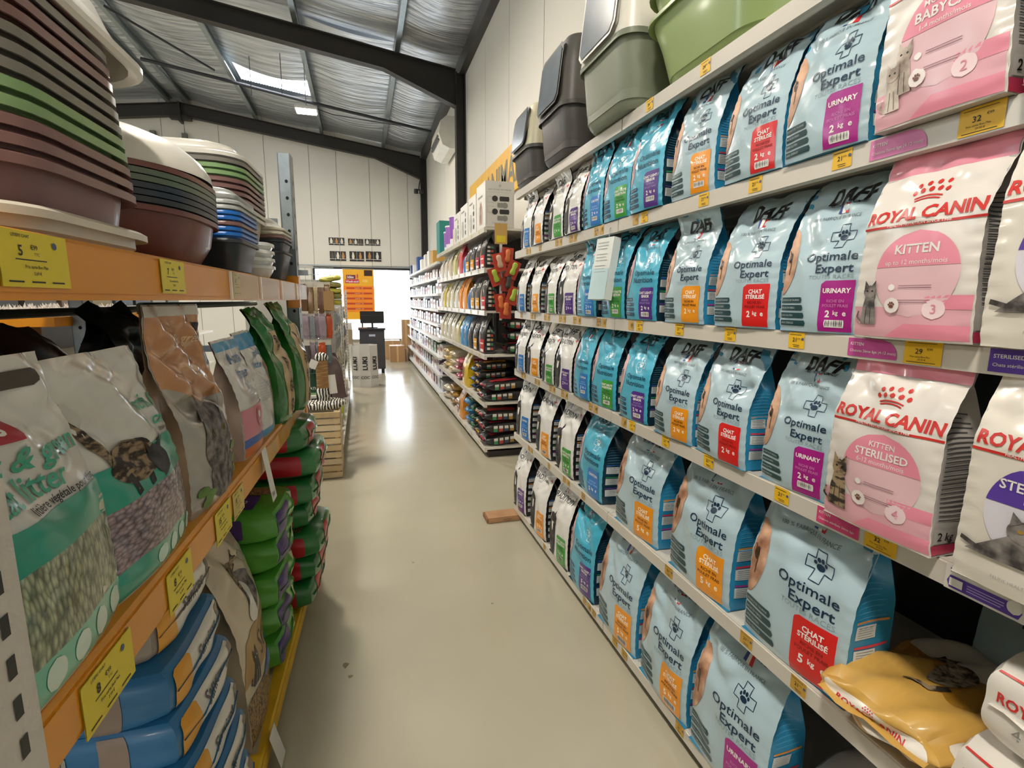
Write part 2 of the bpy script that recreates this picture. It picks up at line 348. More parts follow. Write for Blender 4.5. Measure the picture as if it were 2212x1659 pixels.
# portal frames
def frame(y, k):
    root = MB()
    hw = .07
    def rafter(xa, za, xb, zb, dep_a, dep_b):
        m = MB()
        m.prism([(xa, za - dep_a), (xb, zb - dep_b), (xb, zb), (xa, za)], 1, y - .006, y + .006, BROWNSTEEL)
        m.prism([(xa, za - .014), (xb, zb - .014), (xb, zb), (xa, za)], 1, y - hw, y + hw, BROWNSTEEL)
        m.prism([(xa, za - dep_a), (xb, zb - dep_b), (xb, zb - dep_b + .014), (xa, za - dep_a + .014)], 1, y - hw, y + hw, BROWNSTEEL)
        return m
    cs = 1.5
    c = MB()
    c.box((cs, y - hw, 0), (cs + .014, y + hw, 4.86), BROWNSTEEL); c.box((XW - .02, y - hw, 0), (XW - .004, y + hw, 4.86), BROWNSTEEL); c.box((cs, y - .006, 0), (XW - .01, y + .006, 4.86), BROWNSTEEL)
    t = c.build('steel_frame')
    tag(t, ('dark brown steel portal frame across the ceiling in front of the air conditioner' if k == 2 else 'dark brown steel portal frame against the far wall with haunch at the corner' if k == 3 else 'dark brown steel portal frame %s' % ['out of view behind the camera', 'out of view above the camera'][k]), 'steel frame')
    r = lambda x: roofz(x)
    o = rafter(-2.9 + 3.34, r(.44), -.0 + 1.5, r(1.5), .26, .52).build('haunch', t)
    rafter(XR, r(XR), .44, r(.44), .26, .26).build('rafter', t)
    rafter(XL + .15, r(XL + .15), XR, r(XR), .26, .26).build('rafter', t)
    m = MB(); m.box((XR - .02, y - .1, r(XR) - .4), (XR + .02, y + .1, r(XR)), BROWNSTEEL); m.box((XR - .2, y - hw, r(XR) - .34), (XR + .2, y + hw, r(XR) - .27), BROWNSTEEL); m.build('ridge_plate', t)
    c2 = MB(); c2.box((XL, y - hw, 0), (XL + .15, y + hw, 4.86), BROWNSTEEL); c2.build('column', t)
for k, y in enumerate(FR[1:]): frame(y if k < 3 else 13.22, k)
# posts of the far gable above the window
for i, x in enumerate((-4.15, -3.55)):
    MB().box((x - .05, 13.3, 2.5), (x + .05, 13.38, 5.0), M('6b6a66', .5)).build('gable_post', wf)
# cross bracing and sag rod
b = MB().tube([(-3.46, 10.9, 5.50), (-2.2, 10.95, 5.33), (-.86, 11.05, 5.15), (1.5, 11.06, 4.83)], .03, M('2b2b30', .5)); tag(b.build('sag_rod'), 'dark round tie rod running across the ceiling under the foil', 'tie rod')
b = MB().tube([(-3.3, 9.2, 5.5), (-2.3, 10.7, 5.38)], .018, M('2b2b30', .5)); tag(b.build('brace_rod'), 'thin dark diagonal brace rod left of the skylight', 'brace rod')
b = MB().tube([(-.86, 11.1, 5.1), (-.4, 11.1, 4.98), (.3, 11.1, 4.93), (.9, 11.1, 4.9)], .008, BLK); tag(b.build('ceiling_cable'), 'thin black cable sagging below the dark tie rod', 'cable')
for i, (x, y, l_) in enumerate(((-1.62, 10.0, .62), (-1.1, 9.6, .6))):
    b = MB().tube([(x, y, roofz(x) + .1), (x, y, roofz(x) + .1 - l_)], .006, M('55555a', .5)); tag(b.build('drop_wire'), 'thin drop wire hanging by the skylight, %s' % ('left one' if i == 0 else 'right one'), 'wire')
# high-bay lamps
LEM = M('fff3dc', .4, var=0, emit=40, key='led')
for i, (x, y) in enumerate(HIGHBAYS):
    z = 4.46; t = empty('high_bay_lamp', (x, y, z))
    tag(t, ('bright square LED ceiling lamp hanging below the skylight' if i == 0 else 'LED ceiling lamp %s' % ['', 'over the middle of the aisle', 'above the camera', 'behind the camera', 'over the neighbouring aisle', 'over the far end of the neighbouring aisle'][i]), 'ceiling lamp')
    MB().box((-.17, -.14, .02), (.17, .14, .07), M('d8d8d8', .4), .01).build('housing', t)
    MB().box((-.15, -.12, .008), (.15, .12, .02), LEM).build('diffuser', t)
    MB().tube([(0, 0, .07), (0, 0, roofz(x) - z + .1)], .006, M('88888a', .4)).build('suspension', t)
    l = area('lamp_light', (0, 0, -.01), .34, .3, LAMPW if i < 4 else LAMPW * 1.2, (1, .915, .80)); l.parent = t
# ------------------------------------------------------------------ air conditioner, camera, wall banner, posters
t = empty('air_conditioner', (1.62, 9.35, 4.18)); tag(t, 'white wall-mounted air conditioner high on the right wall', 'air conditioner')
m = MB(); m.prism([(0, .25), (-.17, .25), (-.27, .16), (-.3, -.02), (-.24, -.2), (-.12, -.25), (0, -.25)], 1, -.5, .5, M('e4e0d6', .35)); m.build('casing', t)
m = MB(); m.prism([(-.303, .0), (-.275, .15), (-.262, .145), (-.29, -.0)], 1, -.44, .44, M('cfcabc', .4)); m.build('front_grille', t)
for k in range(2):
    m = MB(); m.prism([(-.31, -.03 - .05 * k), (-.285, -.035 - .05 * k), (-.275, -.06 - .05 * k), (-.298, -.055 - .05 * k)], 1, -.4, .4, M('4a4a4a', .5)); m.build('louver', t)
t = empty('spotlight', (1.42, 12.9, 4.02)); tag(t, 'small black double spotlight at the far corner column', 'spotlight')
for k in (-1, 1): m = MB(); m.cyl(k * .06, 0, -.05, .05, .05, BLK, 14); m.build('lamp_head', t)
MB().tube([(0, 0, .03), (.03, .1, .2), (.08, .2, .35)], .012, BLK).build('bracket', t)
t = MB().box((XW - .03, 4.2, 2.62), (XW - .005, 7.85, 3.12), M('e8b440', .55)).build('wall_banner'); tag(t, 'long yellow banner with big grey letters on the right wall behind the boxes', 'banner')
fn = flat((XW - .031, 7.85, 2.62), (0, -1, 0), (0, 0, 1), (-1, 0, 0))
MB().text(fn, 'ANIMALERIE', 1.05, .09, .42, M('7b776c', .6), .002, 'l', .02).build('banner_lettering', t)
def poster(x0, x1, z0, z1, lab, k):
    t = MB().box((x0, YF - .015, z0), (x1, YF - .004, z1), M('171411', .5)).build('poster'); tag(t, lab, 'poster', 'dog photo posters on the far wall')
    fn = flat((x0, YF - .016, z0), (1, 0, 0), (0, 0, 1), (0, -1, 0)); w_, h_ = x1 - x0, z1 - z0
    m = MB(); n = 3 if k != 4 and k != 5 else 2
    for i in range(n):
        cx = w_ * (i + .5) / n; c = [M('e5dccb', .6), M('b98a55', .6), M('d9d4cc', .6), M('5c4f44', .6)][(i + k) % 4]
        m.ell(fn, cx, h_ * .48, w_ * .09, h_ * .3, c, .002); m.ell(fn, cx, h_ * .76, w_ * .055, h_ * .15, c, .003)
        m.tri(fn, [(cx - w_ * .06, h_ * .8), (cx - w_ * .02, h_ * .82), (cx - w_ * .05, h_ * .94)], c, .003)
        if i: m.rrect(fn, w_ * i / n - .003, w_ * i / n + .003, 0, h_, .001, WHITE, .003, 1, 1)
    m.rrect(fn, 0, w_, h_ * .18, h_ * .22, .001, WHITE, .004, 1, 1)
    m.build('dog_pictures', t)
PL = ['left of the upper row', 'middle of the upper row', 'right of the upper row', 'left of the lower row', 'middle of the lower row', 'right of the lower row']
for k, (a, b_, c, d) in enumerate(((-.70, -.34, 2.755, 2.93), (-.255, .10, 2.765, 2.92), (.135, .505, 2.775, 2.925), (-.69, -.32, 2.385, 2.61), (-.235, .105, 2.385, 2.62), (.145, .515, 2.39, 2.63))):
    poster(a, b_, c, d, 'small dark dog photo poster on the far wall, ' + PL[k], k)
t = MB().box((-.415, 13.28, .97), (.315, 13.285, 2.19), M('f0b020', .55, var=.03)).build('sale_banner'); tag(t, 'yellow and orange sale banner hanging in front of the window', 'banner')
fn = flat((-.415, 13.279, .97), (1, 0, 0), (0, 0, 1), (0, -1, 0))
m = MB(); m.rrect(fn, 0, .73, .18, .82, .002, M('f08a18', .55), .001, 2, 4); m.rrect(fn, .5, .70, 1.06, 1.2, .002, M('3a2418', .6), .002, 1, 1)
for k in range(5): m.rrect(fn, .07, .68, .24 + .125 * k, .285 + .125 * k, .002, M('c2461a', .6), .002, 1, 1); m.text(fn, 'lundi 9h - 19h' if k == 4 else 'mardi 9h - 19h' if k == 3 else 'jeudi 9h - 19h', .37, .25 + .125 * k, .036, M('f5d9b0', .6), .003)
m.rrect(fn, .08, .30, .98, 1.08, .002, M('7a2a48', .6), .002, 1, 1); m.rrect(fn, .05, .38, .88, .97, .002, M('c4304f', .6), .002, 1, 1)
m.text(fn, 'Idée', .18, 1.0, .09, WHITE, .003, 'c', .02); m.text(fn, 'Week-end', .21, .9, .07, WHITE, .003, 'c', .02); m.text(fn, '!', .345, .96, .2, M('c4304f', .6), .003, 'c', .03)
m.ell(fn, .52, .94, .07, .04, M('f5c860', .6), .002); m.build('banner_print', t)
MB().tube([(-.42, 13.28, 2.19), (.32, 13.28, 2.19)], .008, GALV).build('hanging_rod', t)
# ------------------------------------------------------------------ bags
class Bag:
    """stand-up food bag: local x across, front towards -y, z up; P(u,v) is the front sheet"""
    def __init__(s, w, d, h, flap, seed=0, lean=.02, bend=.9, amp=.0046, rise=.62, fb=.85, belly=.22):
        s.w, s.d, s.h, s.L = w, d, h, h + flap; q = random.Random(seed); N = 80
        s.rise = rise; s.belly = belly
        Z = np.linspace(0, s.L, N + 1); t = np.clip((Z - h * fb) / (flap * .9 + h * (1 - fb)), 0, 1); t = t * t * (3 - 2 * t)
        s.phi = lean + bend * t; dz = s.L / N
        s.cy = np.concatenate([[0], np.cumsum(np.sin(s.phi[1:]) * dz)]); s.cz = np.concatenate([[0], np.cumsum(np.cos(s.phi[1:]) * dz)]); s.Z = Z
        s.wv = [(q.uniform(1.2, 4.5), q.uniform(2, 7), q.uniform(0, 6.28), q.uniform(.4, 1)) for _ in range(5)]
        s.wc = [(q.uniform(3, 8) * q.choice((-1, 1)), q.uniform(9, 20), q.uniform(0, 6.28), q.uniform(.5, 1)) for _ in range(4)]
        s.amp = amp; s.tw = q.uniform(-.012, .012)
        s.crease = [(q.uniform(-.8, .8), q.uniform(.62, .9), q.uniform(-.9, .9), q.uniform(.5, 1)) for _ in range(3)]
    def D(s, z):
        t = np.clip(z / s.h, 0, 1); k = s.rise
        q = np.clip((t - k) / (1 - k), 0, 1)
        base = s.d / 2 * (1 + .10 * np.sin(np.pi * np.clip(t / k, 0, 1)))
        base = base * (1 - .06 * np.clip(1 - t / .06, 0, 1))
        return base * (1 - q) ** .8 * (1 - .0 * q) + .0022
    def W(s, z):
        t = np.clip(z / s.L, 0, 1); return s.w / 2 * (1 - .03 * np.sin(np.pi * t) + .012 * np.sin(9 * t + s.wv[0][2]))
    def at(s, x, z, yo):
        ph = np.interp(z, s.Z, s.phi); cy = np.interp(z, s.Z, s.cy); cz = np.interp(z, s.Z, s.cz)
        return np.stack([x, cy + yo * np.cos(ph), cz - yo * np.sin(ph)], 1)
    def front(s, x, z, off=0.):
        u = np.clip(x / s.W(z), -1, 1); t = z / s.h; D = s.D(z)
        a = s.amp * (.35 + 1.3 * np.clip((t - .55) / .4, 0, 1) * np.clip((1.5 - t) / .4, .3, 1))
        wr = 0
        for fu, fv, p, k in s.wv: wr = wr + k * np.sin(fu * u * 2 + fv * t * 3 + p) * .5
        for fu, fv, p, k in s.wc: wr = wr + k * .35 * np.abs(np.sin(fu * u + fv * t + p)) * np.clip((t - .45) * 2, 0, 1)
        for cu_, ct, sl, k in s.crease: wr = wr - 1.6 * k * np.exp(-((t - ct - sl * (u - cu_) * .3) / .05) ** 2) * np.exp(-((u - cu_) / .7) ** 2)
        ridg = .0009 * np.sin(t * 75 + s.wv[1][2]) * np.clip((np.abs(u) - .7) / .3, 0, 1)
        edge = np.clip((1 - np.abs(u)) * 4, .15, 1)
        yo = -D * ((1 - s.belly) + s.belly * (1 - u ** 2)) - a * wr * edge * np.clip(t * 6, .1, 1) - ridg - off
        # the edge seam stands a little proud of the gusset
        return s.at(x, z, yo)
    def side(s, sg):
        def fn(q, z, off=0.):      # q 0 front .. 1 back
            D = s.D(z); t = np.clip(z / s.h, 0, 1.2); tuck = np.where(t < .5, -.02, .5 * np.clip((t - .5) / .5, 0, 1) ** 1.3)
            x = sg * (s.W(z) * (1 - tuck * np.sin(np.pi * q)) + .004 * np.sin(t * 14 + s.wc[0][2]) * np.sin(np.pi * q) + off - .0015)
            return s.at(x, z, D * (1 - s.belly) * (2 * q - 1))
        fn.soft = 2; return fn
    def body(s, m, mf, ms, mb=None, nv=40, nu=24):
        if nu >= 24: nv, nu = int(nv * 1.4), 32
        mb = mb or ms; Zs = np.linspace(0, s.L, nv + 1)
        U = np.linspace(-1, 1, nu + 1)
        Zg = np.repeat(Zs[:, None], nu + 1, 1).ravel(); Xg = (U[None, :] * s.W(Zs)[:, None]).ravel(); w = nu + 1
        F = [(i * w + j, i * w + j + 1, (i + 1) * w + j + 1, (i + 1) * w + j) for i in range(nv) for j in range(nu)]
        m.add(s.front(Xg, Zg), F, mf)
        for sg in (-1, 1):
            n = 6; q = np.linspace(0, 1, n + 1); Qg = np.repeat(q[None, :], nv + 1, 0).ravel(); Zq = np.repeat(Zs[:, None], n + 1, 1).ravel()
            F = [(i * (n + 1) + j, i * (n + 1) + j + 1, (i + 1) * (n + 1) + j + 1, (i + 1) * (n + 1) + j) for i in range(nv) for j in range(n)]
            m.add(s.side(sg)(Qg, Zq), F, ms)
        n = 6; U = np.linspace(1, -1, n + 1); Xg = (U[None, :] * s.W(Zs)[:, None]).ravel(); Zq = np.repeat(Zs[:, None], n + 1, 1).ravel()
        m.add(s.at(Xg, Zq, s.D(Zq) * (1 - s.belly)), [(i * (n + 1) + j, i * (n + 1) + j + 1, (i + 1) * (n + 1) + j + 1, (i + 1) * (n + 1) + j) for i in range(nv) for j in range(n)], mb)
        D0 = float(s.D(np.array([0.]))[0]); W0 = float(s.W(np.array([0.]))[0])
        m.add([(-W0, -D0 * .95, .001), (W0, -D0 * .95, .001), (W0, D0 * .8, .001), (-W0, D0 * .8, .001)], [(0, 3, 2, 1)], ms)
        return m
def barcode(m, fn, x, z, w, h, off, white=WHITE):
    m.rrect(fn, x, x + w, z, z + h, .001, white, off, 2, 2); t = x + w * .06; q = random.Random(int(x * 1e4))
    while t < x + w * .92:
        b = w * q.choice((.02, .035, .05)); m.rrect(fn, t, t + b, z + h * .12, z + h * .95, .0005, BLK, off + .0005, 1, 2); t += b + w * q.choice((.025, .04))
def paw(m, fn, x, z, s, mat, off):
    m.ell(fn, x, z - s * .12, s * .30, s * .22, mat, off)
    for a, b, r in ((-.36, .10, .1), (-.14, .30, .12), (.12, .32, .12), (.34, .14, .1)): m.ell(fn, x + a * s, z + b * s, r * s, r * 1.35 * s, mat, off)
def cross_outline(m, fn, x, z, s, mat, off, wd_):
    a = .36 * s; b = .95 * s
    for k in range(4):
        c, q = [(1, 0), (0, 1), (-1, 0), (0, -1)][k]
        P = [(a, -a), (b, -a), (b, a), (a, a)]
        P = [(x + px * c - py * q, z + px * q + py * c) for px, py in P]
        m.line(fn, P, wd_, mat, off, 2)
def flag(m, fn, x, z, s, off, sh=.25):
    for k, c in enumerate(('1f3f8a', 'eceae4', 'c92a32')):
        m.tri(fn, [(x + s * k, z), (x + s * (k + 1), z), (x + s * (k + 1) + sh * s, z + s * 2.1), (x + s * k + sh * s, z + s * 2.1)], M(c, .4, var=0), off)
def cat_sit(m, fn, x, z, s, mat, off, dark=None):
    """a sitting cat, s = its height"""
    dark = dark or BLK
    m.patch(fn, z, z + s * .68, 8, lambda q: x - s * (.20 - .10 * ((q - z) / (s * .68)) ** 1.5), lambda q: x + s * (.20 - .09 * ((q - z) / (s * .68)) ** 1.5), 4, mat, off)
    m.ell(fn, x, z + s * .74, s * .16, s * .15, mat, off + .0004)
    for k in (-1, 1):
        m.tri(fn, [(x + k * s * .15, z + s * .78), (x + k * s * .03, z + s * .87), (x + k * s * .14, z + s)], mat, off + .0004)
        m.ell(fn, x + k * s * .065, z + s * .76, s * .026, s * .022, dark, off + .0008, 4)
        m.line(fn, [(x + k * s * .07, z + s * .02), (x + k * s * .05, z + s * .4)], s * .012, dark, off + .0007, 3)
    m.tri(fn, [(x - s * .02, z + s * .70), (x + s * .02, z + s * .70), (x, z + s * .67)], M('c88a80', .5), off + .001)
    m.line(fn, [(x - s * .19, z + s * .06), (x - s * .3, z + s * .16), (x - s * .27, z + s * .3)], s * .05, mat, off + .0002, 3)
def lines(m, fn, x0, x1, z, n, dz, h, mat, off, seed=0):
    q = random.Random(seed + n)
    for k in range(n): m.rrect(fn, x0, x1 - (x1 - x0) * q.choice((0, .05, .12, .3)), z - dz * k, z - dz * k + h, .0004, mat, off, 3, 1)
TAGC = dict(blue=('2577c4', 'CHATON'), orange=('f09a1c', 'CHAT STÉRILISÉ'), green=('3d9a3a', 'CHAT HAUTE'), purple=('4f2a82', 'CHAT LIGHT /'), red=('d8201f', 'CHAT'), magenta=('a81c86', 'URINARY'))
def bag_parts(t, S, kind, tagc, kg, off=.0012):
    """print the front and near side of one of the house-brand bags"""
    w, h = S.w, S.h; k = w / .205; kt = min(k, h / .272); fn = S.front; P = MB(); T = MB(); F2 = MB()
    hexc, l1 = TAGC[tagc]; TM = M(hexc, .35, var=.03, coat=.3)
    if kind == 'tradition':
        cx = -.02 * k; P.text(fn, 'DAFF', cx + .01 * k, h * 1.0, .042 * k, BLK, off, 'c', .03, .25, .95)
        P.text(fn, 'TRADITION', cx, h * .83, .030 * k, BLK, off, 'c', .012, 0, .95); P.text(fn, '+', .078 * k, h * .86, .036 * k, M('d0282c', .4, var=0), off, 'c', .02)
        flag(P, fn, cx - .012 * k, h * .925, .009 * k, off); P.text(fn, 'CHAT', cx, h * .79, .014 * k, M('8b8b88', .5), off)
        P.ell(fn, -.055 * k, h * .30, .05 * k, h * .30, CATK, off, 10); P.ell(fn, -.048 * k, h * .50, .036 * k, h * .13, CATK, off + .0003)
        for q in (-1, 1): P.tri(fn, [(-.048 * k + q * .034 * k, h * .52), (-.048 * k + q * .006 * k, h * .6), (-.048 * k + q * .04 * k, h * .72)], CATK, off + .0004)
        P.ell(fn, -.045 * k, h * .44, .012 * k, h * .07, WHITE, off + .0008); P.ell(fn, -.06 * k, h * .5, .006 * k, .004 * k, M('c9b04a', .4), off + .001, 4); P.ell(fn, -.034 * k, h * .5, .006 * k, .004 * k, M('c9b04a', .4), off + .001, 4)
        for j in range(3): P.rrect(fn, -.098 * k, -.05 * k, h * (.05 + .05 * j), h * (.085 + .05 * j), .001, M('33393b', .4), off + .001, 3, 1)
        tx0, tx1 = .012 * k, .085 * k
    else:
        ink = NAVY if kind == 'expert' else M('17445c', .35, var=0)
        P.text(fn, 'DAFF', .012 * k, h * 1.0, .045 * k, BLK, off, 'c', .035, .25, .95); P.text(fn, 'NUTRITION ANIMALE', .01 * k, h * .975, .009 * k, BLK, off, 'c', .01, .25)
        flag(P, fn, -.004 * k, h * .915, .009 * k, off, -.3); P.text(fn, '100 % FABRIQUÉ EN FRANCE', 0, h * .875, .0095 * k, M('5a6468', .4), off, 'c', 0, .1, .9)
        cm = ink if kind == 'expert' else M('dfeef2', .35)
        cross_outline(P, fn, .032 * k, h * .735, .026 * k, cm, off, .0018 * k); paw(P, fn, .032 * k, h * .735, .027 * k, cm, off + .0004)
        P.text(fn, 'Optimale', .080 * k, h * .552, .0262 * kt, ink, off + .0006, 'r', .008, 0, 1.2)
        P.text(fn, 'Expert' if kind == 'expert' else 'Nutrition', .076 * k, h * .462, .0262 * kt, ink, off + .0006, 'r', .014, 0, 1.2)
        P.text(fn, 'TOUTES RACES', (.078 * k), h * .415, .0132 * kt, M('8fa3a6' if kind == 'expert' else '5fb2ce', .4), off, 'r', 0, 0, 1.12)
        # cat's head cropped by the left edge
        cf = CATT if kind == 'expert' else M('c9a8a8', .4, var=.2, scale=14)
        P.patch(fn, h * .30, h * .84, 12, -w * .478, lambda z: -w * .478 + w * (.02 + .15 * max(0, math.sin(math.pi * (z / h - .30) / .54)) ** .7), 4, cf, off)
        P.ell(fn, -w * .42, h * .6, .006 * k, .012 * k, M('3a2a1c', .3), off + .0006); P.line(fn, [(-w * .46, h * .66), (-w * .40, h * .58), (-w * .41, h * .46)], .003 * k, M('5d3a26', .4), off + .0006, 4)
        for j in range(4):
            z0 = h * (.045 + .062 * j); P.rrect(fn, -w * .475, -w * .475 + (.064 + .004 * (3 - j)) * k, z0, z0 + .0125 * k, .003 * k, M('1f4348' if kind == 'expert' else '1b4a66', .35, var=0), off, 4, 2, '0101')
            P.text(fn, ['SANS CÉRÉALES', 'SANS GLUTEN', 'RICHE EN FIBRES', 'SOURCE DE TAURINE'][j], -w * .46, z0 + .004 * k, .0062 * k, M('b7c8c8', .4), off + .0006, 'l', 0, 0, .9)
        tx0, tx1 = .012 * k, .084 * k
    # coloured tag
    z1 = h * .40 if kind != 'tradition' else h * .40
    T.rrect(fn, tx0, tx1, .004, z1, .010 * k, TM, off + .0008, 8, 12, '1000'); T.build('coloured_tag', t, True)
    tw = M('f0ece6', .4, var=0) if tagc != 'orange' else M('fdf3da', .4, var=0); cxx = (tx0 + tx1) / 2; o2 = off + .0016
    if tagc in ('orange', 'red'):
        F2.text(fn, 'CHAT', cxx, z1 - .022 * k, .0135 * k, tw, o2, 'c', .03); F2.text(fn, 'STÉRILISÉ', cxx, z1 - .034 * k, .0125 * k, tw, o2, 'c', .03)
    elif tagc == 'magenta': F2.text(fn, 'URINARY', cxx, z1 - .026 * k, .014 * k, tw, o2, 'c', .03)
    elif tagc == 'purple': F2.text(fn, 'CHAT LIGHT /', cxx, z1 - .022 * k, .0115 * k, tw, o2, 'c', .03); F2.text(fn, 'SENIOR', cxx, z1 - .034 * k, .0125 * k, tw, o2, 'c', .03)
    elif tagc == 'green': F2.text(fn, 'CHAT HAUTE', cxx, z1 - .022 * k, .0115 * k, tw, o2, 'c', .03); F2.text(fn, 'DIGESTION', cxx, z1 - .034 * k, .0125 * k, tw, o2, 'c', .03)
    else: F2.text(fn, 'CHATON', cxx, z1 - .024 * k, .013 * k, tw, o2, 'c', .03)
    sub = M({'orange': '6b3c10', 'red': '8d1512', 'magenta': 'c978b4', 'purple': '9a86c0', 'green': '1f5a22', 'blue': '8fc0ea'}[tagc], .4, var=0)
    F2.text(fn, 'RICHE EN', cxx, z1 - .046 * k, .009 * k, sub, o2, 'c', .02); F2.text(fn, 'POULET FRAIS', cxx, z1 - .056 * k, .009 * k, sub, o2, 'c', .02)
    F2.text(fn, kg, cxx - .016 * k, z1 - .077 * k, .020 * k, tw, o2, 'c', .03); F2.text(fn, 'kg', cxx + .002 * k, z1 - .072 * k, .013 * k, tw, o2, 'c', .02); F2.text(fn, 'e', cxx + .021 * k, z1 - .074 * k, .017 * k, tw, o2, 'c', .02)
    if z1 - .1 * k > .008: barcode(F2, fn, cxx - .021 * k, z1 - .099 * k, .042 * k, .016 * k, o2)
    F2.build('tag_lettering', t, True)
    P.build('front_print', t, True)
    # near gusset print
    sd = S.side(1); G = MB(); q0, q1 = .12, .6
    c = {'tradition': ['2e6fb0', 'd08a30', '4b4b4b', '4b4b4b', '2f7a35', '7a2f6a'], 'nutrition': ['2d57a8', '2f8f55', '5c3d86'], 'expert': ['d89040', 'c8404c', '9a3f86']}[kind]
    n = len(c); zt = h * (.62 if kind == 'tradition' else .50)
    for j, cc in enumerate(c):
        z = zt - j * zt / (n + .3)
        G.patch(sd, z, z + .004 * k, 1, q0, .92, 4, M(cc, .4, var=0), .0012)
        G.patch(sd, z - zt / (n + .3) * .62, z - .003, 3, q0, q1, 3, M('cfd0ca', .45, var=0), .0012)
        for jj in range(5): G.patch(sd, z - zt / (n + .3) * (.13 + .1 * jj) - .001, z - zt / (n + .3) * (.13 + .1 * jj), 1, q0 + .05, q1 - .05 - .04 * (jj % 2), 2, M('6a7376', .5, var=0), .0018)
    lm = M({'tradition': '55585a', 'nutrition': '4d7f92', 'expert': '5aa0c4'}[kind], .5, var=0)
    for j in range(9): G.patch(sd, h * .72 - .008 * k * j, h * .72 - .008 * k * j + .0015, 1, .14, .84 - .07 * (j % 3), 4, lm, .0012)
    G.build('gusset_print', t, True)
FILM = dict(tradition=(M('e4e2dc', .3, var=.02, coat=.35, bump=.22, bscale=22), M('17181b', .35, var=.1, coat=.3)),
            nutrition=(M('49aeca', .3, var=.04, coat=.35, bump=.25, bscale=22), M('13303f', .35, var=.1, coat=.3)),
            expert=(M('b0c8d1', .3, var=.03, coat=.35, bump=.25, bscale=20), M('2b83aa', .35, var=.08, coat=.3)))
CN = dict(tradition='white cat food bag', nutrition='bright blue cat food bag', expert='pale grey-blue cat food bag')
SHN = {1: 'upper shelf of the near rack', 2: 'second shelf from the top', 3: 'middle shelf', 4: 'second lowest shelf', 5: 'bottom shelf'}
SEED = [10]
def food_bag(kind, tagc, y0, y1, z, row, kg='2', X=.985, h=None, lean=.02, bend=None, rz=0, label=None, extra=''):
    SEED[0] += 1; q = random.Random(SEED[0])
    big = kg == '5'; w = min(y1 - y0, .30 if big else .215); w = max(w, .185 if not big else .25)
    h = h or (.40 if big else .262) * (1 + q.uniform(-.03, .03)); fl_ = .09 if big else .075
    S = Bag(w, .105 if not big else .14, h, fl_, SEED[0], lean, q.uniform(.5, 1.1) if bend is None else bend, .0043 if not big else .0068, .6 if not big else .62)
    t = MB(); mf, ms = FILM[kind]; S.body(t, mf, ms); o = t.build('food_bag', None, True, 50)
    bag_parts(o, S, kind, tagc, kg)
    place(o, (X, (y0 + y1) / 2, z), R(-90) + rz)
    tag(o, label or '%s with %s tag, %s%s' % (CN[kind], tagc, SHN[row], extra), 'food bag', 'cat food bags on the near right rack')
    return o
REDP = M('c8322c', .35, var=.02); PINK = M('e78fa2', .32, var=.03, coat=.3); PINKL = M('e3bcc2', .32, var=.04, coat=.3); VIOL = M('5a3f9e', .35, var=.03)
def crown(m, fn, x, z, s, mat, off):
    for k in range(5):
        a = (k - 2) / 2; m.ell(fn, x + a * s * .42, z + s * (.18 - .06 * a * a), s * .065, s * .075, mat, off, 4)
        if k < 4: m.ell(fn, x + (a + .25) * s * .44, z + s * (.36 - .05 * a * a), s * .06, s * .07, mat, off, 4)
    m.line(fn, [(x + s * .36 * a, z + s * (.02 - .07 * a * a)) for a in (-1, -.5, 0, .5, 1)], s * .04, mat, off)
    m.line(fn, [(x + s * .32 * a, z + s * (-.06 - .06 * a * a)) for a in (-1, -.5, 0, .5, 1)], s * .04, mat, off)
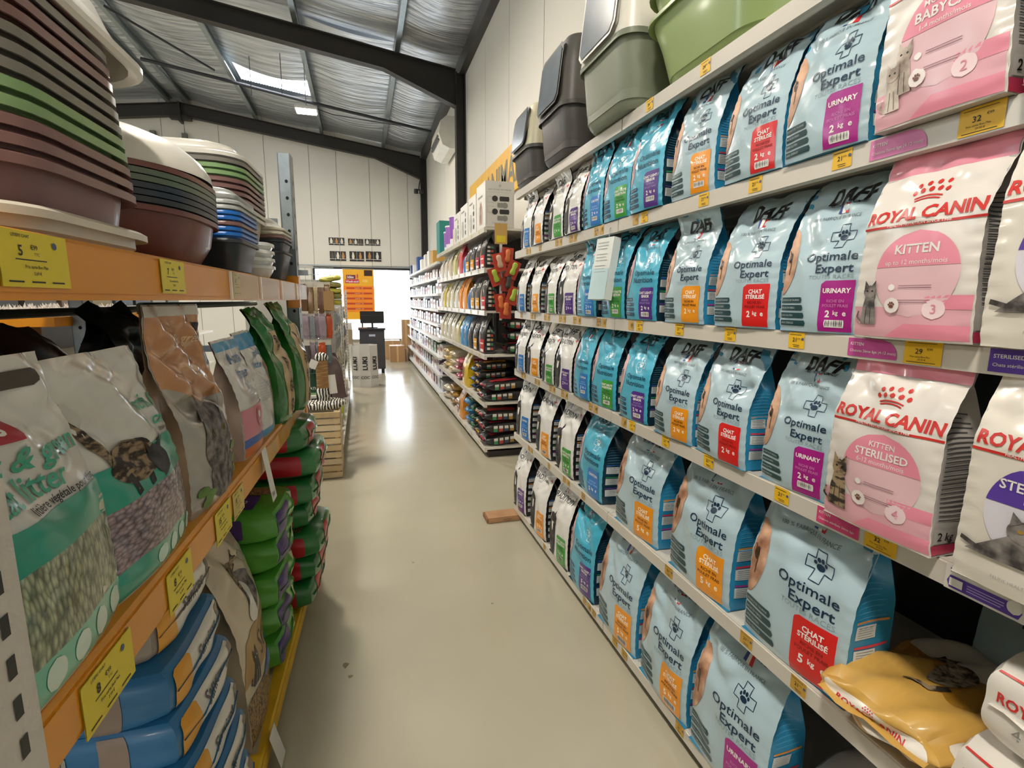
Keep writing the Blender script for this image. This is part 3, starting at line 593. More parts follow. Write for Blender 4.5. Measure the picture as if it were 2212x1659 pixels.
def royal_bag(variant, y, z, label, X=.975, seed=0, rz=0, w=.205, h=.29, lean=.0, bend=.45, tint=None, d=.10):
    S = Bag(w, d, h, .05, seed, lean, bend, .0036, .72, .93, .16); W_ = M('e0dad2' if tint is None else tint, .28, var=.02, coat=.45)
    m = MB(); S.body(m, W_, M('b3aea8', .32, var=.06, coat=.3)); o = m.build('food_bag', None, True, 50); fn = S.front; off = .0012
    P = MB(); k = w / .205
    P.text(fn, 'ROYAL CANIN', 0, h * .718, .029 * k, REDP, off, 'c', .034, 0, 1.0); crown(P, fn, .0, h * .85, .062 * k, REDP, off)
    P.rrect(fn, -w * .49, w * .49, h * .680, h * .694, .001, REDP, off, 14, 1); P.text(fn, 'HEALTH NUTRITION SINCE 1968', -.0, h * .684, .007 * k, WHITE, off + .0006, 'c', .01)
    if variant == 'sterilised':
        Q = MB(); Q.ell(fn, .0, h * .42, .066 * k, h * .235, M('d9d5de', .35, var=.02), off, 14); Q.ell(fn, .0, h * .42, .066 * k, h * .235, VIOL, off + .0006, 8, (.15, 1))
        Q.text(fn, 'STERILISED', 0, h * .53, .021 * k, WHITE, off + .0014, 'c', .02); Q.text(fn, '1-7 ans', 0, h * .48, .012 * k, WHITE, off + .0014, 'c'); Q.build('range_badge', o, True)
        g = CATG; P.patch(fn, h * .17, h * .34, 7, lambda q: -.085 * k + .07 * k * (q / h - .17) / .17, lambda q: .09 * k - .05 * k * ((q / h - .17) / .17) ** 2, 6, g, off + .002)
        P.ell(fn, -.004 * k, h * .345, .027 * k, h * .062, g, off + .0026); P.tri(fn, [(-.028 * k, h * .36), (-.012 * k, h * .395), (-.026 * k, h * .435)], g, off + .003); P.tri(fn, [(.006 * k, h * .395), (.021 * k, h * .36), (.022 * k, h * .43)], g, off + .003)
        for ex in (-.013, .007): P.ell(fn, ex * k, h * .35, .004 * k, .003 * k, M('b08a3c', .3), off + .0034, 4)
        P.line(fn, [(-.02 * k, h * .2), (-.06 * k, h * .19), (-.093 * k, h * .22)], .008 * k, g, off + .002, 4); P.text(fn, 'FELINE HEALTH NUTRITION', 0, h * .07, .007 * k, M('a9a6a2', .5), off, 'c')
    else:
        base = PINK; lab = dict(babycat=('MOTHER &', 'BABYCAT', '1-4 months/mois', '2'), kitten=('', 'KITTEN', 'up to 12 months/mois', '3'), sterkit=('KITTEN', 'STERILISED', '6-12 months/mois', '4'))[variant]
        Q = MB(); cx = .008 * k; rx, rz_ = .070 * k, h * .255; cz = h * .395
        Q.ell(fn, cx, cz, rx, rz_, PINKL, off, 16); Q.ell(fn, cx, cz, rx, rz_, base, off + .0006, 9, (.18, 1))
        if lab[0]: Q.text(fn, lab[0], cx, cz + rz_ * .66, .014 * k, WHITE, off + .0014, 'c', .01)
        Q.text(fn, lab[1], cx, cz + rz_ * (.40 if lab[0] else .48), .022 * k if len(lab[1]) < 9 else .0195 * k, WHITE, off + .0014, 'c', .022); Q.text(fn, lab[2], cx, cz + rz_ * .23, .0115 * k, WHITE, off + .0014, 'c')
        lines(Q, fn, cx - .022 * k, cx + .035 * k, cz - .02 * k, 2, .004 * k, .0010 * k, M('7c5660', .5), off + .0014, 1); lines(Q, fn, cx - .022 * k, cx + .035 * k, cz - .045 * k, 2, .004 * k, .0010 * k, M('7c5660', .5), off + .0014, 2)
        for zz in (-.022, -.047): Q.ell(fn, cx - .034 * k, cz + zz * k, .006 * k, .006 * k, M('f4ecec', .5), off + .0014, 5)
        Q.build('range_badge', o, True)
        P.patch(fn, .004, h * .20, 8, -w * .49, lambda q: w * .48, 10, M('e0a9b4', .3, var=.05, coat=.3), off * .6)
        P.patch(fn, .004, h * .10, 4, lambda q: -w * .2 + q * 1.4, lambda q: w * .485, 8, PINK, off); P.patch(fn, h * .19, h * .27, 3, .03 * k, lambda q: w * .485, 4, PINK, off)
        P.ell(fn, .046 * k, h * .19, .017 * k, .017 * k, M('ecd3d8', .4), off + .0008); P.text(fn, lab[3], .046 * k, h * .165, .022 * k, M('d7889a', .4), off + .0016, 'c')
        P.ell(fn, -.022 * k, h * .21, .014 * k, .014 * k, M('efe6e2', .4), off + .0026); paw(P, fn, -.022 * k, h * .21, .014 * k, M('7a4a38', .4), off + .0034)
        P.patch(fn, h * 1.0, S.L * .995, 3, -w * .49, w * .49, 8, PINK, off)
        cat_sit(P, fn, -.068 * k, h * .09, .105 * k if variant == 'sterkit' else .08 * k, {'sterkit': CATB, 'kitten': CATG, 'babycat': CATS}[variant], off + .0022)
        if variant == 'babycat': cat_sit(P, fn, -.05 * k, h * .16, .085 * k, CATS, off + .0016)
    P.build('front_print', o, True)
    sd = S.side(1); G = MB()
    for j in range(24): G.patch(sd, h * (.82 - .026 * j), h * (.82 - .026 * j) + .0022, 1, .12, .86 - .1 * (j % 3 == 1), 5, M('4f4c4a', .5, var=0), .0012)
    if variant != 'sterilised': G.patch(sd, .003, h * .07, 1, .02, .98, 6, M('c23a5c', .35), .0012)
    G.patch(sd, h * .08, h * .17, 1, .06, .95, 4, M('b9b4ae', .35), .0012); V_ = lambda X, Z, off: sd(.1 + X / .1, Z, off)
    G.text(V_, '2 kg', .004, h * .10, .022, BLK, .002, 'l', .01); G.build('gusset_print', o, True)
    place(o, (X, y, z), R(-90) + rz); tag(o, label, 'food bag', 'kitten and cat food bags with red lettering'); return o
# ------------------------------------------------------------------ near right rack
XF = .95; LV = [2.116, 1.757, 1.385, 1.015, .585, .09]; BAYS = [(-.93, .44), (.44, 1.81), (1.81, 3.18)]
gon = empty('shelf_rack', (0, 0, 0)); tag(gon, 'white shop shelf rack nearest on the right, holding the cat food bags', 'shelf rack')
PANEL = M('3a3735', .6); SHW = M('d8d3c8', .4, var=.03)
for (y0, y1) in BAYS:
    for i, z in enumerate(LV):
        m = MB(); m.box((XF + .008, y0 + .002, z - .022), (1.43, y1 - .002, z - .003), SHW); m.box((XF + .008, y0 + .002, z - .045), (XF + .022, y1 - .002, z - .022), SHW)
        for x in (1.05, 1.2, 1.35): m.box((x, y0 + .02, z - .03), (x + .02, y1 - .02, z - .022), SHW)
        m.build('shelf', gon)
        for yy in (y0 + .01, y1 - .014):
            MB().prism([(1.0, z - .045), (1.43, z - .09), (1.43, z - .022), (1.0, z - .022)], 1, yy, yy + .004, SHW).build('shelf_bracket', gon)
    b = MB()
    for k in range(4): b.box((1.435, y0 + .002, .1 + .51 * k), (1.445, y1 - .002, .1 + .51 * (k + 1) - .004), PANEL)
    b.build('back_panel', gon)
for y in (-.93, .44, 1.81, 3.18):
    m = MB().box((1.425, y - .015, 0), (1.465, y + .015, 2.2), SHW)
    m.build('upright', gon)
    m = MB(); m.box((.985, y - .015, .03), (1.46, y + .015, .068), M('3a2d26', .6)); m.cyl(1.0, y, 0, .03, .016, M('2a2422', .6), 10); m.cyl(1.0, y, 0, .008, .026, M('2a2422', .6), 12); m.build('base_foot', gon)
RAILH = .042; RAIL = M('cfc9bd', .32, var=.03, coat=.2)
def rail(y0, y1, z, X=XF, parent=None, h=RAILH):
    m = MB(); m.prism([(X - .004, z - h - .003), (X + .008, z - h - .003), (X + .008, z), (X - .001, z), (X - .001, z - .003), (X - .004, z - .004)], 1, y0, y1, RAIL)
    return m.build('price_rail', parent)
def rfn(X, z): return flat((X - .0045, 0, z), (0, -1, 0), (0, 0, 1), (-1, 0, 0))     # local X = -y
LABM = {}
def price(parent, y, z, X, price_, w=.044, h=.034, col=None, dot=True, bars=False):
    fn = rfn(X, z - RAILH + .004); m = MB(); c = col or LABY
    m.rrect(fn, -y - w / 2, -y + w / 2, 0, h, .001, c, .0008, 1, 1)
    if bars: barcode(m, fn, -y + w * .02, .006, w * .42, h * .62, .0014, M('d8b050', .5))
    else:
        m.text(fn, price_, -y - w * .10, h * .42, h * .36, INK, .0016, 'c', .015); m.text(fn, '€90', -y + w * .14, h * .56, h * .14, INK, .0016, 'c')
        for k in range(2): m.rrect(fn, -y - w * (.2 - .05 * k), -y + w * .22, h * (.2 - .1 * k), h * (.23 - .1 * k), .0003, INK, .0014, 1, 1)
        m.rrect(fn, -y - w * .42, -y + w * .3, h * .84, h * .87, .0003, INK, .0014, 1, 1)
        if dot: m.ell(fn, -y + w * .38, h * .6, .0035, .0035, DOTB, .0016, 6)
    return m.build('price_label', parent)
RAILS = {}
for bi, (y0, y1) in enumerate(BAYS):
    for i, z in enumerate(LV): RAILS[(bi, i)] = rail(y0 + .004, y1 - .004, z, XF, gon)
far_l = {0: [], 1: [(2.93, 2), (2.70, 1), (2.45, 2), (2.27, 2), (2.0, 2)], 2: [(3.03, 1), (2.83, 2), (2.60, 2), (2.38, 2), (2.2, 2), (1.95, 2)], 3: [(3.0, 2), (2.74, 2), (2.5, 2), (2.33, 2), (2.0, 2)], 4: [(2.85, 2), (2.5, 1), (2.28, 2), (2.05, 1)], 5: [(2.55, 1), (2.0, 2), (1.9, 1)]}
for i, L in far_l.items():
    for (y, n) in L:
        for k in range(n): price(RAILS[(2, i)], y - .05 * k, LV[i], XF, '12', .04, .034, LABT, k == 0, k == 1)
near_l = {0: [(1.62, '24'), (1.33, '24')], 1: [(1.62, '21'), (1.30, '21'), (1.10, '21'), (.86, '21')], 2: [(1.62, '21'), (1.38, '21'), (1.15, '21'), (.93, '21')], 3: [(1.64, '21'), (1.42, '21'), (1.2, '21'), (.93, '21')],
          4: [(1.36, '21'), (1.0, '21'), (.83, '21')], 5: [(1.7, '21'), (1.62, '21'), (1.25, '21')]}
for i, L in near_l.items():
    for y, p in L: price(RAILS[(1, i)], y, LV[i], XF, p, .046, .036, LABY if i not in (4, 5) else M('c79c3c', .5), True)
price(RAILS[(1, 3)], 1.70, LV[3], XF, '', .04, .034, LABT, False, True); price(RAILS[(1, 1)], 1.68, LV[1], XF, '', .04, .034, LABT, False, True); price(RAILS[(1, 2)], 1.68, LV[2], XF, '', .04, .034, LABT, False, True)
def insert(i, y0, y1, col, a, b_, rnd_=True):
    fn = rfn(XF, LV[i] - RAILH + .002); m = MB(); m.rrect(fn, -y1, -y0, 0, .036, .03 if rnd_ else .001, col, .0008, 6, 8, '0100')
    m.text(fn, a, -y1 + .006, .022, .0085, WHITE, .0016, 'l', .01); m.text(fn, b_, -y1 + .006, .009, .0075, WHITE, .0016, 'l', .005); m.build('range_insert', RAILS[(1, i)])
def bigprice(i, y, p):
    fn = rfn(XF, LV[i] - RAILH + .0); w = .066; h = .042; m = MB(); m.rrect(fn, -y - w / 2, -y + w / 2, 0, h, .001, LABY, .0012, 1, 1)
    m.text(fn, p, -y - .006, h * .44, .013, INK, .002, 'c', .01); m.text(fn, '€99', -y + .012, h * .6, .006, INK, .002, 'c'); m.text(fn, 'Prix carte Bon Plan', -y - .003, h * .28, .0045, INK, .002, 'c'); m.text(fn, '29,90 €', -y - .0, h * .16, .0045, INK, .002, 'c')
    m.rrect(fn, -y - w * .4, -y + w * .35, h * .88, h * .9, .0003, INK, .0018, 1, 1); lines(m, fn, -y - w * .4, -y + w * .4, h * .07, 1, 1, .001, INK, .0018); m.build('price_label', RAILS[(1, i)])
MAG = M('c24f98', .4, var=.03); MAG2 = M('d2457c', .4, var=.03)
insert(1, .695, .80, M('d87ab0', .4), 'KITTEN', 'Chatons 2ème âge (4-12 mois)'); bigprice(1, .615, '32')
insert(2, .70, .80, MAG, 'KITTEN', 'Chatons 2ème âge (4-12 mois)'); bigprice(2, .655, '29')
insert(3, .73, .83, MAG2, 'KITTEN', 'Chatons stérilisés 2ème âge', False); bigprice(3, .685, '32')
insert(2, .46, .555, VIOL, 'STERILISED', 'Chats stérilisés')
fn = rfn(XF, LV[3] - RAILH); m = MB(); m.rrect(fn, -.57, -.455, -.004, .04, .001, M('dcd7cf', .4), .0012, 1, 1); m.text(fn, 'STERILISED 7+', -.562, .029, .009, M('4a4370', .4), .002, 'l', .01); m.rrect(fn, -.565, -.46, 0, .022, .004, VIOL, .0018, 6, 2); m.rrect(fn, -.562, -.54, .004, .018, .001, WHITE, .0026, 1, 1)
lines(m, fn, -.535, -.48, .015, 3, .0045, .0015, M('b9a8dc', .4), .0026); m.ell(fn, -.47, .017, .010, .012, M('dcd7cf', .4), .003); m.build('range_insert', RAILS[(1, 3)])
# ---- the bags, row by row (kind, tag, y range)
T_, N_, E_ = 'tradition', 'nutrition', 'expert'
rows = {1: [(T_, 'blue', 2.88, 3.08), (T_, 'orange', 2.645, 2.855), (T_, 'green', 2.37, 2.585), (T_, 'purple', 2.155, 2.35), (N_, 'blue', 1.95, 2.15), (N_, 'green', 1.735, 1.94), (N_, 'purple', 1.515, 1.715), (E_, 'orange', 1.275, 1.475), (E_, 'red', 1.02, 1.222), (E_, 'magenta', .808, 1.01)],
        2: [(T_, 'blue', 2.93, 3.13), (T_, 'orange', 2.67, 2.875), (T_, 'green', 2.435, 2.62), (T_, 'purple', 2.215, 2.425), (N_, 'blue', 1.97, 2.19), (N_, 'green', 1.74, 1.95), (N_, 'purple', 1.52, 1.725), (E_, 'orange', 1.26, 1.475), (E_, 'red', 1.0, 1.218), (E_, 'magenta', .785, .985)],
        3: [(T_, 'blue', 2.94, 3.14), (T_, 'orange', 2.72, 2.925), (T_, 'green', 2.45, 2.65), (T_, 'purple', 2.235, 2.44), (N_, 'blue', 2.015, 2.19), (N_, 'green', 1.80, 2.005), (N_, 'purple', 1.555, 1.75), (E_, 'orange', 1.285, 1.495), (E_, 'red', 1.05, 1.265), (E_, 'magenta', .817, 1.01)]}
for row, L in rows.items():
    for kd, tg_, a, c in L:
        bend = None
        if (row, kd, tg_) in ((1, T_, 'blue'), (2, N_, 'blue'), (1, T_, 'green'), (1, N_, 'blue'), (2, E_, 'orange')): bend = -.45
        food_bag(kd, tg_, a, c, LV[row], row, bend=bend, rz=R(rnd.uniform(-3, 3)), X=.99 + rnd.uniform(-.004, .01), h={T_: .262, N_: .285, E_: .278}[kd] + rnd.uniform(-.008, .012))
big4 = [(T_, 'blue', 2.90, 3.15, .365, ''), (T_, 'orange', 2.52, 2.77, .35, ''), (T_, 'green', 2.20, 2.45, .35, ''), (N_, 'blue', 1.885, 2.15, .335, ''), (E_, 'orange', 1.47, 1.76, .345, ', beside a bright blue bag'), (E_, 'orange', 1.09, 1.385, .36, ', beside the red tag'), (E_, 'red', .735, 1.03, .37, '')]
for kd, tg_, a, c, h, ex in big4: food_bag(kd, tg_, a, c, LV[4], 4, '5', 1.02, h, .03, rnd.uniform(.5, .9), R(rnd.uniform(-3, 3)), extra=ex)
big5 = [(T_, 'purple', 2.93, 3.17, .40, ''), (T_, 'orange', 2.56, 2.81, .385, ''), (T_, 'green', 2.225, 2.48, .39, ''), (N_, 'purple', 1.93, 2.19, .40, ''), (E_, 'orange', 1.56, 1.86, .40, ', beside a bright blue bag'), (E_, 'orange', 1.225, 1.515, .39, ', beside the magenta tag'), (E_, 'magenta', .905, 1.20, .40, '')]
for kd, tg_, a, c, h, ex in big5: food_bag(kd, tg_, a, c, LV[5], 5, '5', 1.01, h, .02, rnd.uniform(.5, .9), R(rnd.uniform(-3, 3)), extra=ex)
royal_bag('babycat', .676, LV[1], 'white and pink kitten food bag on the upper shelf with a white kitten', .968, 71, 0, .205, .31)
royal_bag('kitten', .672, LV[2], 'white and pink kitten food bag on the second shelf from the top', .968, 72, 0, .205, .29)
royal_bag('sterkit', .69, LV[3], 'white and pink kitten food bag on the middle shelf with a sitting tabby', .968, 73, 0, .215, .30)
royal_bag('sterilised', .45, LV[1], 'white food bag cut by the right edge of the photo, upper shelf', .962, 74, 0, .2, .31, tint='e2dcd0')
royal_bag('sterilised', .455, LV[2], 'white food bag at the right photo edge, second shelf, grey cat tail', .962, 75, 0, .2, .31, tint='e2dcd0')
royal_bag('sterilised', .445, LV[3], 'white food bag with violet badge and lying grey cat, middle shelf', .962, 76, 0, .2, .31, tint='e2dcd0')
# hooked booklet of sheets hanging before the green-tagged bag
t = empty('leaflet_block', (.93, 1.87, 1.725)); tag(t, 'thick pad of pale leaflets hanging from a hook in front of the bags', 'leaflet pad')
m = MB()
for k in range(7): m.box((-.0, -.07 - .002 * (k % 2), -.26 + .002 * k), (.004, .07 + .001 * k, -.03), M('e6e6e0' if k % 2 else 'cfdfe2', .6)); 
m = MB(); m.box((0, -.055, -.27), (.034, .055, -.03), M('dfe2dc', .6)); o = m.build('sheets', t); o.rotation_euler = (0, R(9), R(10))
m = MB(); fnl = flat((-.001, .055, -.27), (0, -1, 0), (0, 0, 1), (-1, 0, 0)); m.rrect(fnl, 0, .11, 0, .12, .001, M('bcd4d8', .6), .001, 1, 1)
for k in range(3): lines(m, fnl, .015, .09, .22 - .045 * k, 3, .012, .002, M('8c9494', .6), .001, k)
m.build('sheet_print', o)
MB().tube([(.01, 0, -.03), (.012, 0, .005), (.02, 0, .012)], .002, GALV).build('hook', t)
# ------------------------------------------------------------------ trays and litter boxes
def rring(w, l, r, z, n=7, ox=0, oy=0):
    P = []
    for cx, cy, a0 in ((w / 2 - r, l / 2 - r, 0), (-w / 2 + r, l / 2 - r, 90), (-w / 2 + r, -l / 2 + r, 180), (w / 2 - r, -l / 2 + r, 270)):
        for k in range(n): a = R(a0 + 90 * k / (n - 1)); P.append((cx + r * math.cos(a) + ox, cy + r * math.sin(a) + oy, z))
    return P
def tray_mesh(w, l, h, mat, r=.09, taper=.84, lip=.014, skirt=.012, open_=True):
    m = MB(); b = taper
    rs = [rring(w * b * .93, l * b * .93, r * .8, 0), rring(w * b, l * b, r, h * .07), rring(w * (b + .04), l * (b + .04), r, h * .3), rring(w - 2 * lip, l - 2 * lip, r, h - .012), rring(w - 2 * lip, l - 2 * lip, r, h - .004), rring(w - lip * .4, l - lip * .4, r, h - skirt), rring(w, l, r, h - skirt), rring(w, l, r, h - .002), rring(w - lip, l - lip, r, h + .003), rring(w - 2.4 * lip, l - 2.4 * lip, r, h - .002), rring(w * (b + .02), l * (b + .02), r * .95, h * .12)]
    m.loft(rs, mat, True, True, True); return m
def litter_tray(name, loc, w, l, h, mat, label, group, rz=0, r=.09, rx=0, ry=0, **k):
    o = tray_mesh(w, l, h, mat, r, **k).build(name, None, True, 40); place(o, loc, rz, rx, ry); tag(o, label, 'litter tray', group); return o
def cat_toilet(x, y, z, base, top, frame, label, w=.40, l=.50, hb=.19, ht=.25, rz=0):
    """covered litter box, door towards -x"""
    t = empty('covered_litter_box', (x, y, z), rz); tag(t, label, 'litter box', 'covered litter boxes on the right rack')
    m = tray_mesh(l, w, hb, base, .07, .86, .012, .02); m.build('base_tray', t, True, 40)
    m = MB(); P = []
    for k, (s_, zz) in enumerate(((.985, 0), (.97, .04), (.93, ht * .6), (.87, ht * .9), (.80, ht), (.4, ht + .008))): P.append(rring(l * s_, w * s_, .06 if k < 5 else .03, hb - .004 + zz))
    m.loft(P, top, True, True, True); m.build('hood', t, True, 40)
    # door panel, slightly slanted, with a frame
    xa, xb = -l * .50, -l * .435; dw = w * .36
    d = MB(); z0, z1 = hb + .004, hb + ht * .9
    def f(X, Z, off): X = np.asarray(X); Z = np.asarray(Z); q = (Z - z0) / (z1 - z0); return np.stack([xa + (xb - xa) * q - .012 - off, -X, Z], 1)
    d.rrect(f, -dw, dw, z0, z1, .03, frame, 0, 6, 10); d.rrect(f, -dw, dw, z0, z1, .03, frame, -.012, 6, 10); d.build('door_frame', t)
    d = MB(); d.rrect(f, -dw + .014, dw - .014, z0 + .012, z1 - .014, .022, M('7d868e', .18, var=.1, coat=.5), .003, 6, 10); d.build('flap_door', t)
    MB().tube([(-.08, 0, hb + ht), (-.07, 0, hb + ht + .03), (.07, 0, hb + ht + .03), (.08, 0, hb + ht)], .009, base).build('carry_handle', t)
    for sg in (-1, 1): MB().box((-.03, sg * w * .49 - .012, hb - .03), (.03, sg * w * .49 + .012, hb + .02), base, .004).build('side_clip', t)
    return t
DG = M('4a4744', .45, var=.08, scale=20); OLV = M('7e8470', .4, var=.04); CRM = M('d9d2b4', .4, var=.03); PG = M('94a86c', .28, var=.03, coat=.2)
cat_toilet(1.15, 3.0, 2.118, DG, CRM, DG, 'covered litter box with dark base and cream hood, farthest on the rack top', .38, .48, .19, .23)
cat_toilet(1.13, 2.45, 2.118, DG, M('57544f', .45, var=.08, scale=20), DG, 'all dark grey covered litter box with a grey flap door', .40, .48, .22, .29)
cat_toilet(1.12, 1.88, 2.118, OLV, M('e6e2d6', .35), M('d8d6cc', .35), 'covered litter box with olive base and white hood', .42, .5, .24, .32)
litter_tray('litter_tray', (1.16, 1.36, 2.118), .52, .60, .20, PG, 'lower big light green litter tray on top of the right rack', 'green trays on the rack top', r=.12, taper=.78)
litter_tray('litter_tray', (1.16, 1.36, 2.20), .52, .60, .20, PG, 'upper big light green litter tray on top of the right rack', 'green trays on the rack top', r=.12, taper=.78)
# ------------------------------------------------------------------ sacks lying flat
class Sack:
    """soft filled sack, long axis x, width y, thickness z; point of the unit cube -> surface"""
    def __init__(s, L, W, H, seed=0, amp=.006, pinch=.5, rnd_=.3):
        q = random.Random(seed); s.L, s.W, s.H, s.amp, s.pinch, s.rnd = L, W, H, amp, pinch, rnd_
        s.k = [(q.uniform(1, 4), q.uniform(1, 4), q.uniform(1, 3), q.uniform(0, 6)) for _ in range(4)]; s.sag = q.uniform(-.01, .01)
    def P(s, p, off=0., ax=2, sg=1):
        x, y, z = p[:, 0], p[:, 1], p[:, 2]
        X = s.L / 2 * x * (1 - .05 * y ** 4 - .06 * z ** 4); Y = s.W / 2 * y * (1 - s.rnd * .35 * z ** 4 - .10 * x ** 6)
        Z = s.H / 2 * z * (1 - s.pinch * np.abs(x) ** 7 - s.rnd * .4 * y ** 6) + s.sag * np.sin(x * 2)
        w = sum(np.sin(a * x * 2 + b * y * 2 + c * z * 2 + d) for a, b, c, d in s.k) * s.amp * .5
        v = np.stack([X, Y, Z + s.H / 2], 1); n = np.stack([x ** 5 * .8, y ** 3, z ** 3], 1); n /= np.maximum(np.linalg.norm(n, axis=1), .2)[:, None]
        v = v + n * w[:, None]; o = np.zeros(3); o[ax] = sg * off; return v + o
    def face(s, ax, sg):
        """fn(X,Z,off): X,Z in metres centred on the face. top: X=x Z=y; y faces: X=±x Z=z; x faces: X=±y Z=z"""
        def fn(X, Z, off=0.):
            X = np.asarray(X, float); Z = np.asarray(Z, float); one = np.ones_like(X)
            if ax == 2: p = np.stack([X / (s.L / 2), Z / (s.W / 2), one * sg], 1)
            elif ax == 1: p = np.stack([-sg * X / (s.L / 2), one * sg, Z / (s.H / 2)], 1)
            else: p = np.stack([one * sg, sg * X / (s.W / 2), Z / (s.H / 2)], 1)
            return s.P(np.clip(p, -1, 1), off, ax, sg)
        fn.soft = 1; return fn
    def body(s, m, mat, n=14, mats=None):
        g = np.linspace(-1, 1, n + 1); A, B = np.meshgrid(g, g); a, b = A.ravel(), B.ravel(); o = np.ones_like(a); w = n + 1
        F = [(i * w + j, i * w + j + 1, (i + 1) * w + j + 1, (i + 1) * w + j) for i in range(n) for j in range(n)]; Fr = [f[::-1] for f in F]
        mats = mats or {}
        for key, p, ff in (('+z', (a, b, o), F), ('-z', (a, b, -o), Fr), ('+x', (o, a, b), F), ('-x', (-o, a, b), Fr), ('+y', (a, o, b), Fr), ('-y', (a, -o, b), F)):
            m.add(s.P(np.stack(p, 1)), ff, mats.get(key, mat))
        for sg in (-1, 1):      # end seams
            V = []
            for j in range(9):
                y = -.9 + .225 * j; e = s.P(np.array([[sg, y, 0.]]))[0]; V += [tuple(e), (e[0] + sg * (.020 if s.pinch > .3 else .006), e[1] * 1.02, e[2] + .004 * math.sin(j * 2))]
            m.add(V, [(2 * j, 2 * j + 1, 2 * j + 3, 2 * j + 2) for j in range(8)], mat)
        return m
# royal sacks and boxes bottom right
S = Sack(.42, .25, .095, 5, .006, .35, .5); GOLD = M('d0a552', .35, var=.06, coat=.4)
o = S.body(MB(), GOLD, 16).build('food_bag', None, True); fn = S.face(2, 1); m = MB()
m.rrect(fn, .06, .20, -.115, .115, .002, M('e2dcd2', .3), .002, 8, 8); m.patch(fn, -.11, .11, 8, lambda z: -.02 + .06 * math.sin(z * 22), .07, 4, M('a87a28', .3), .0015)
CATV = tex('fur_silver', 'noise', '3a322a', 'b3a692', 70, .6, .4, .6); m.ell(fn, .01, -.02, .07, .038, CATV, .003); m.ell(fn, .06, .03, .028, .024, CATV, .0035)
for k in (-1, 1): m.tri(fn, [(.065, .03 + k * .018), (.075, .03 + k * .004), (.095, .03 + k * .022)], CATB, .004)
m.line(fn, [(-.05, -.05), (-.09, -.03), (-.10, .02)], .012, CATB, .003, 4); m.build('cat_print', o, True)
m = MB(); fe = S.face(0, -1); m.rrect(fe, -.11, .11, -.03, .03, .004, M('e9e4da', .3), .002, 8, 4); m.text(fe, 'ROYAL CANIN', 0, -.004, .022, REDP, .003, 'c', .02); crown(m, fe, .0, .018, .03, REDP, .003); m.build('end_print', o, True)
fy = S.face(1, -1); m = MB(); m.rrect(fy, -.18, .16, -.03, .034, .004, M('e9e4da', .3), .002, 10, 3); m.ell(fy, .05, 0, .03, .022, GOLD, .003); m.ell(fy, -.03, 0, .02, .02, M('7a5a36', .5), .003); m.build('side_print', o, True)
place(o, (1.13, .66, .592), R(4)); tag(o, 'gold and white lying bag with a striped cat, beside the red tag bag', 'food bag', 'kitten and cat food bags with red lettering')
for k, (z, lab, dx) in enumerate(((.592, 'lower of the two white 4 kg packs at the bottom right corner', 0), (.744, 'upper of the two white 4 kg packs at the bottom right corner', .03))):
    S = Sack(.44, .25, .13, 8 + k, .002, .04, .2); o = S.body(MB(), M('e4dfd6', .35, var=.03, coat=.3), 14).build('food_pack', None, True); fe = S.face(0, -1); m = MB()
    m.rrect(fe, -.122, .122, .060, .0635, .0005, REDP, .002, 10, 1); m.text(fe, 'ROYAL CANIN', -.104, .012, .025, REDP, .002, 'l', .025); crown(m, fe, -.02, .043, .03, REDP, .002); m.text(fe, '4 kg', -.05, -.032, .028, M('8b8984', .5), .002, 'c'); m.build('end_print', o, True)
    place(o, (1.135 + dx, .385, z), R(-3 + 4 * k)); tag(o, lab, 'food pack', 'kitten and cat food bags with red lettering')
S = Sack(.44, .38, .22, 21, .006, .4, .5); o = S.body(MB(), M('ded9d8', .22, var=.03, coat=.5), 16).build('food_bag', None, True); fn = S.face(2, 1); m = MB()
m.patch(fn, -.06, .10, 8, lambda z: -.12 + z, lambda z: .12 - z * .3, 8, CATK, .002); m.line(fn, [(-.12, -.05), (-.17, -.08), (-.19, -.02)], .014, CATK, .002, 4)
m.text(fn, 'ROYAL CANIN', -.15, -.13, .02, REDP, .003, 'l', .02, rot=0); m.build('cat_print', o, True)
place(o, (1.175, .70, .095), R(3)); tag(o, 'shiny white lying bag with a black cat, bottom shelf at the photo edge', 'food bag', 'kitten and cat food bags with red lettering')
# dim bags deeper on the near shelves
for k, (kd, y, z, h, row) in enumerate(((E_, .60, LV[4], .33, 'behind the gold bag'), (N_, .36, LV[4], .33, 'behind the two white packs'), (E_, 1.35, LV[5], .36, 'behind the front row on the bottom shelf'), (E_, 1.0, LV[2], .27, 'behind the red tag bag, second shelf'), (E_, .85, LV[1], .27, 'behind the magenta tag bag, upper shelf'))):
    S = Bag(.24, .12, h, .06, 300 + k, .02, .6, .004); mf, ms = FILM[kd]; o = S.body(MB(), mf, ms, None, 20, 12).build('food_bag', None, True, 50)
    m = MB(); m.text(S.front, 'Optimale', .08, h * .6, .04, NAVY, .002, 'r'); m.build('front_print', o); place(o, (1.32 if z > .6 or k == 2 else 1.37, y, z), R(-90)); tag(o, 'dim %s cat food bag %s' % ('grey-blue' if kd == E_ else 'blue', row), 'food bag')
# cardboard pad under the rack end
o = MB().box((.74, 3.07, 0), (1.0, 3.20, .035), CARD, .006).build('cardboard_pad'); place(o, (0, 0, 0)); tag(o, 'flat brown cardboard pad on the floor under the near rack end', 'cardboard')
m = MB(); m.text(flat((.97, 3.069, .008), (-1, 0, 0), (0, 0, 1), (0, -1, 0)), 'MDW', .1, .002, .022, M('7d5f44', .8), .001, 'c'); m.build('handwriting', o)
MB().box((.735, 3.075, .006), (.76, 3.195, .031), M('8a6242', .9, bump=.5)).build('torn_edge', o)
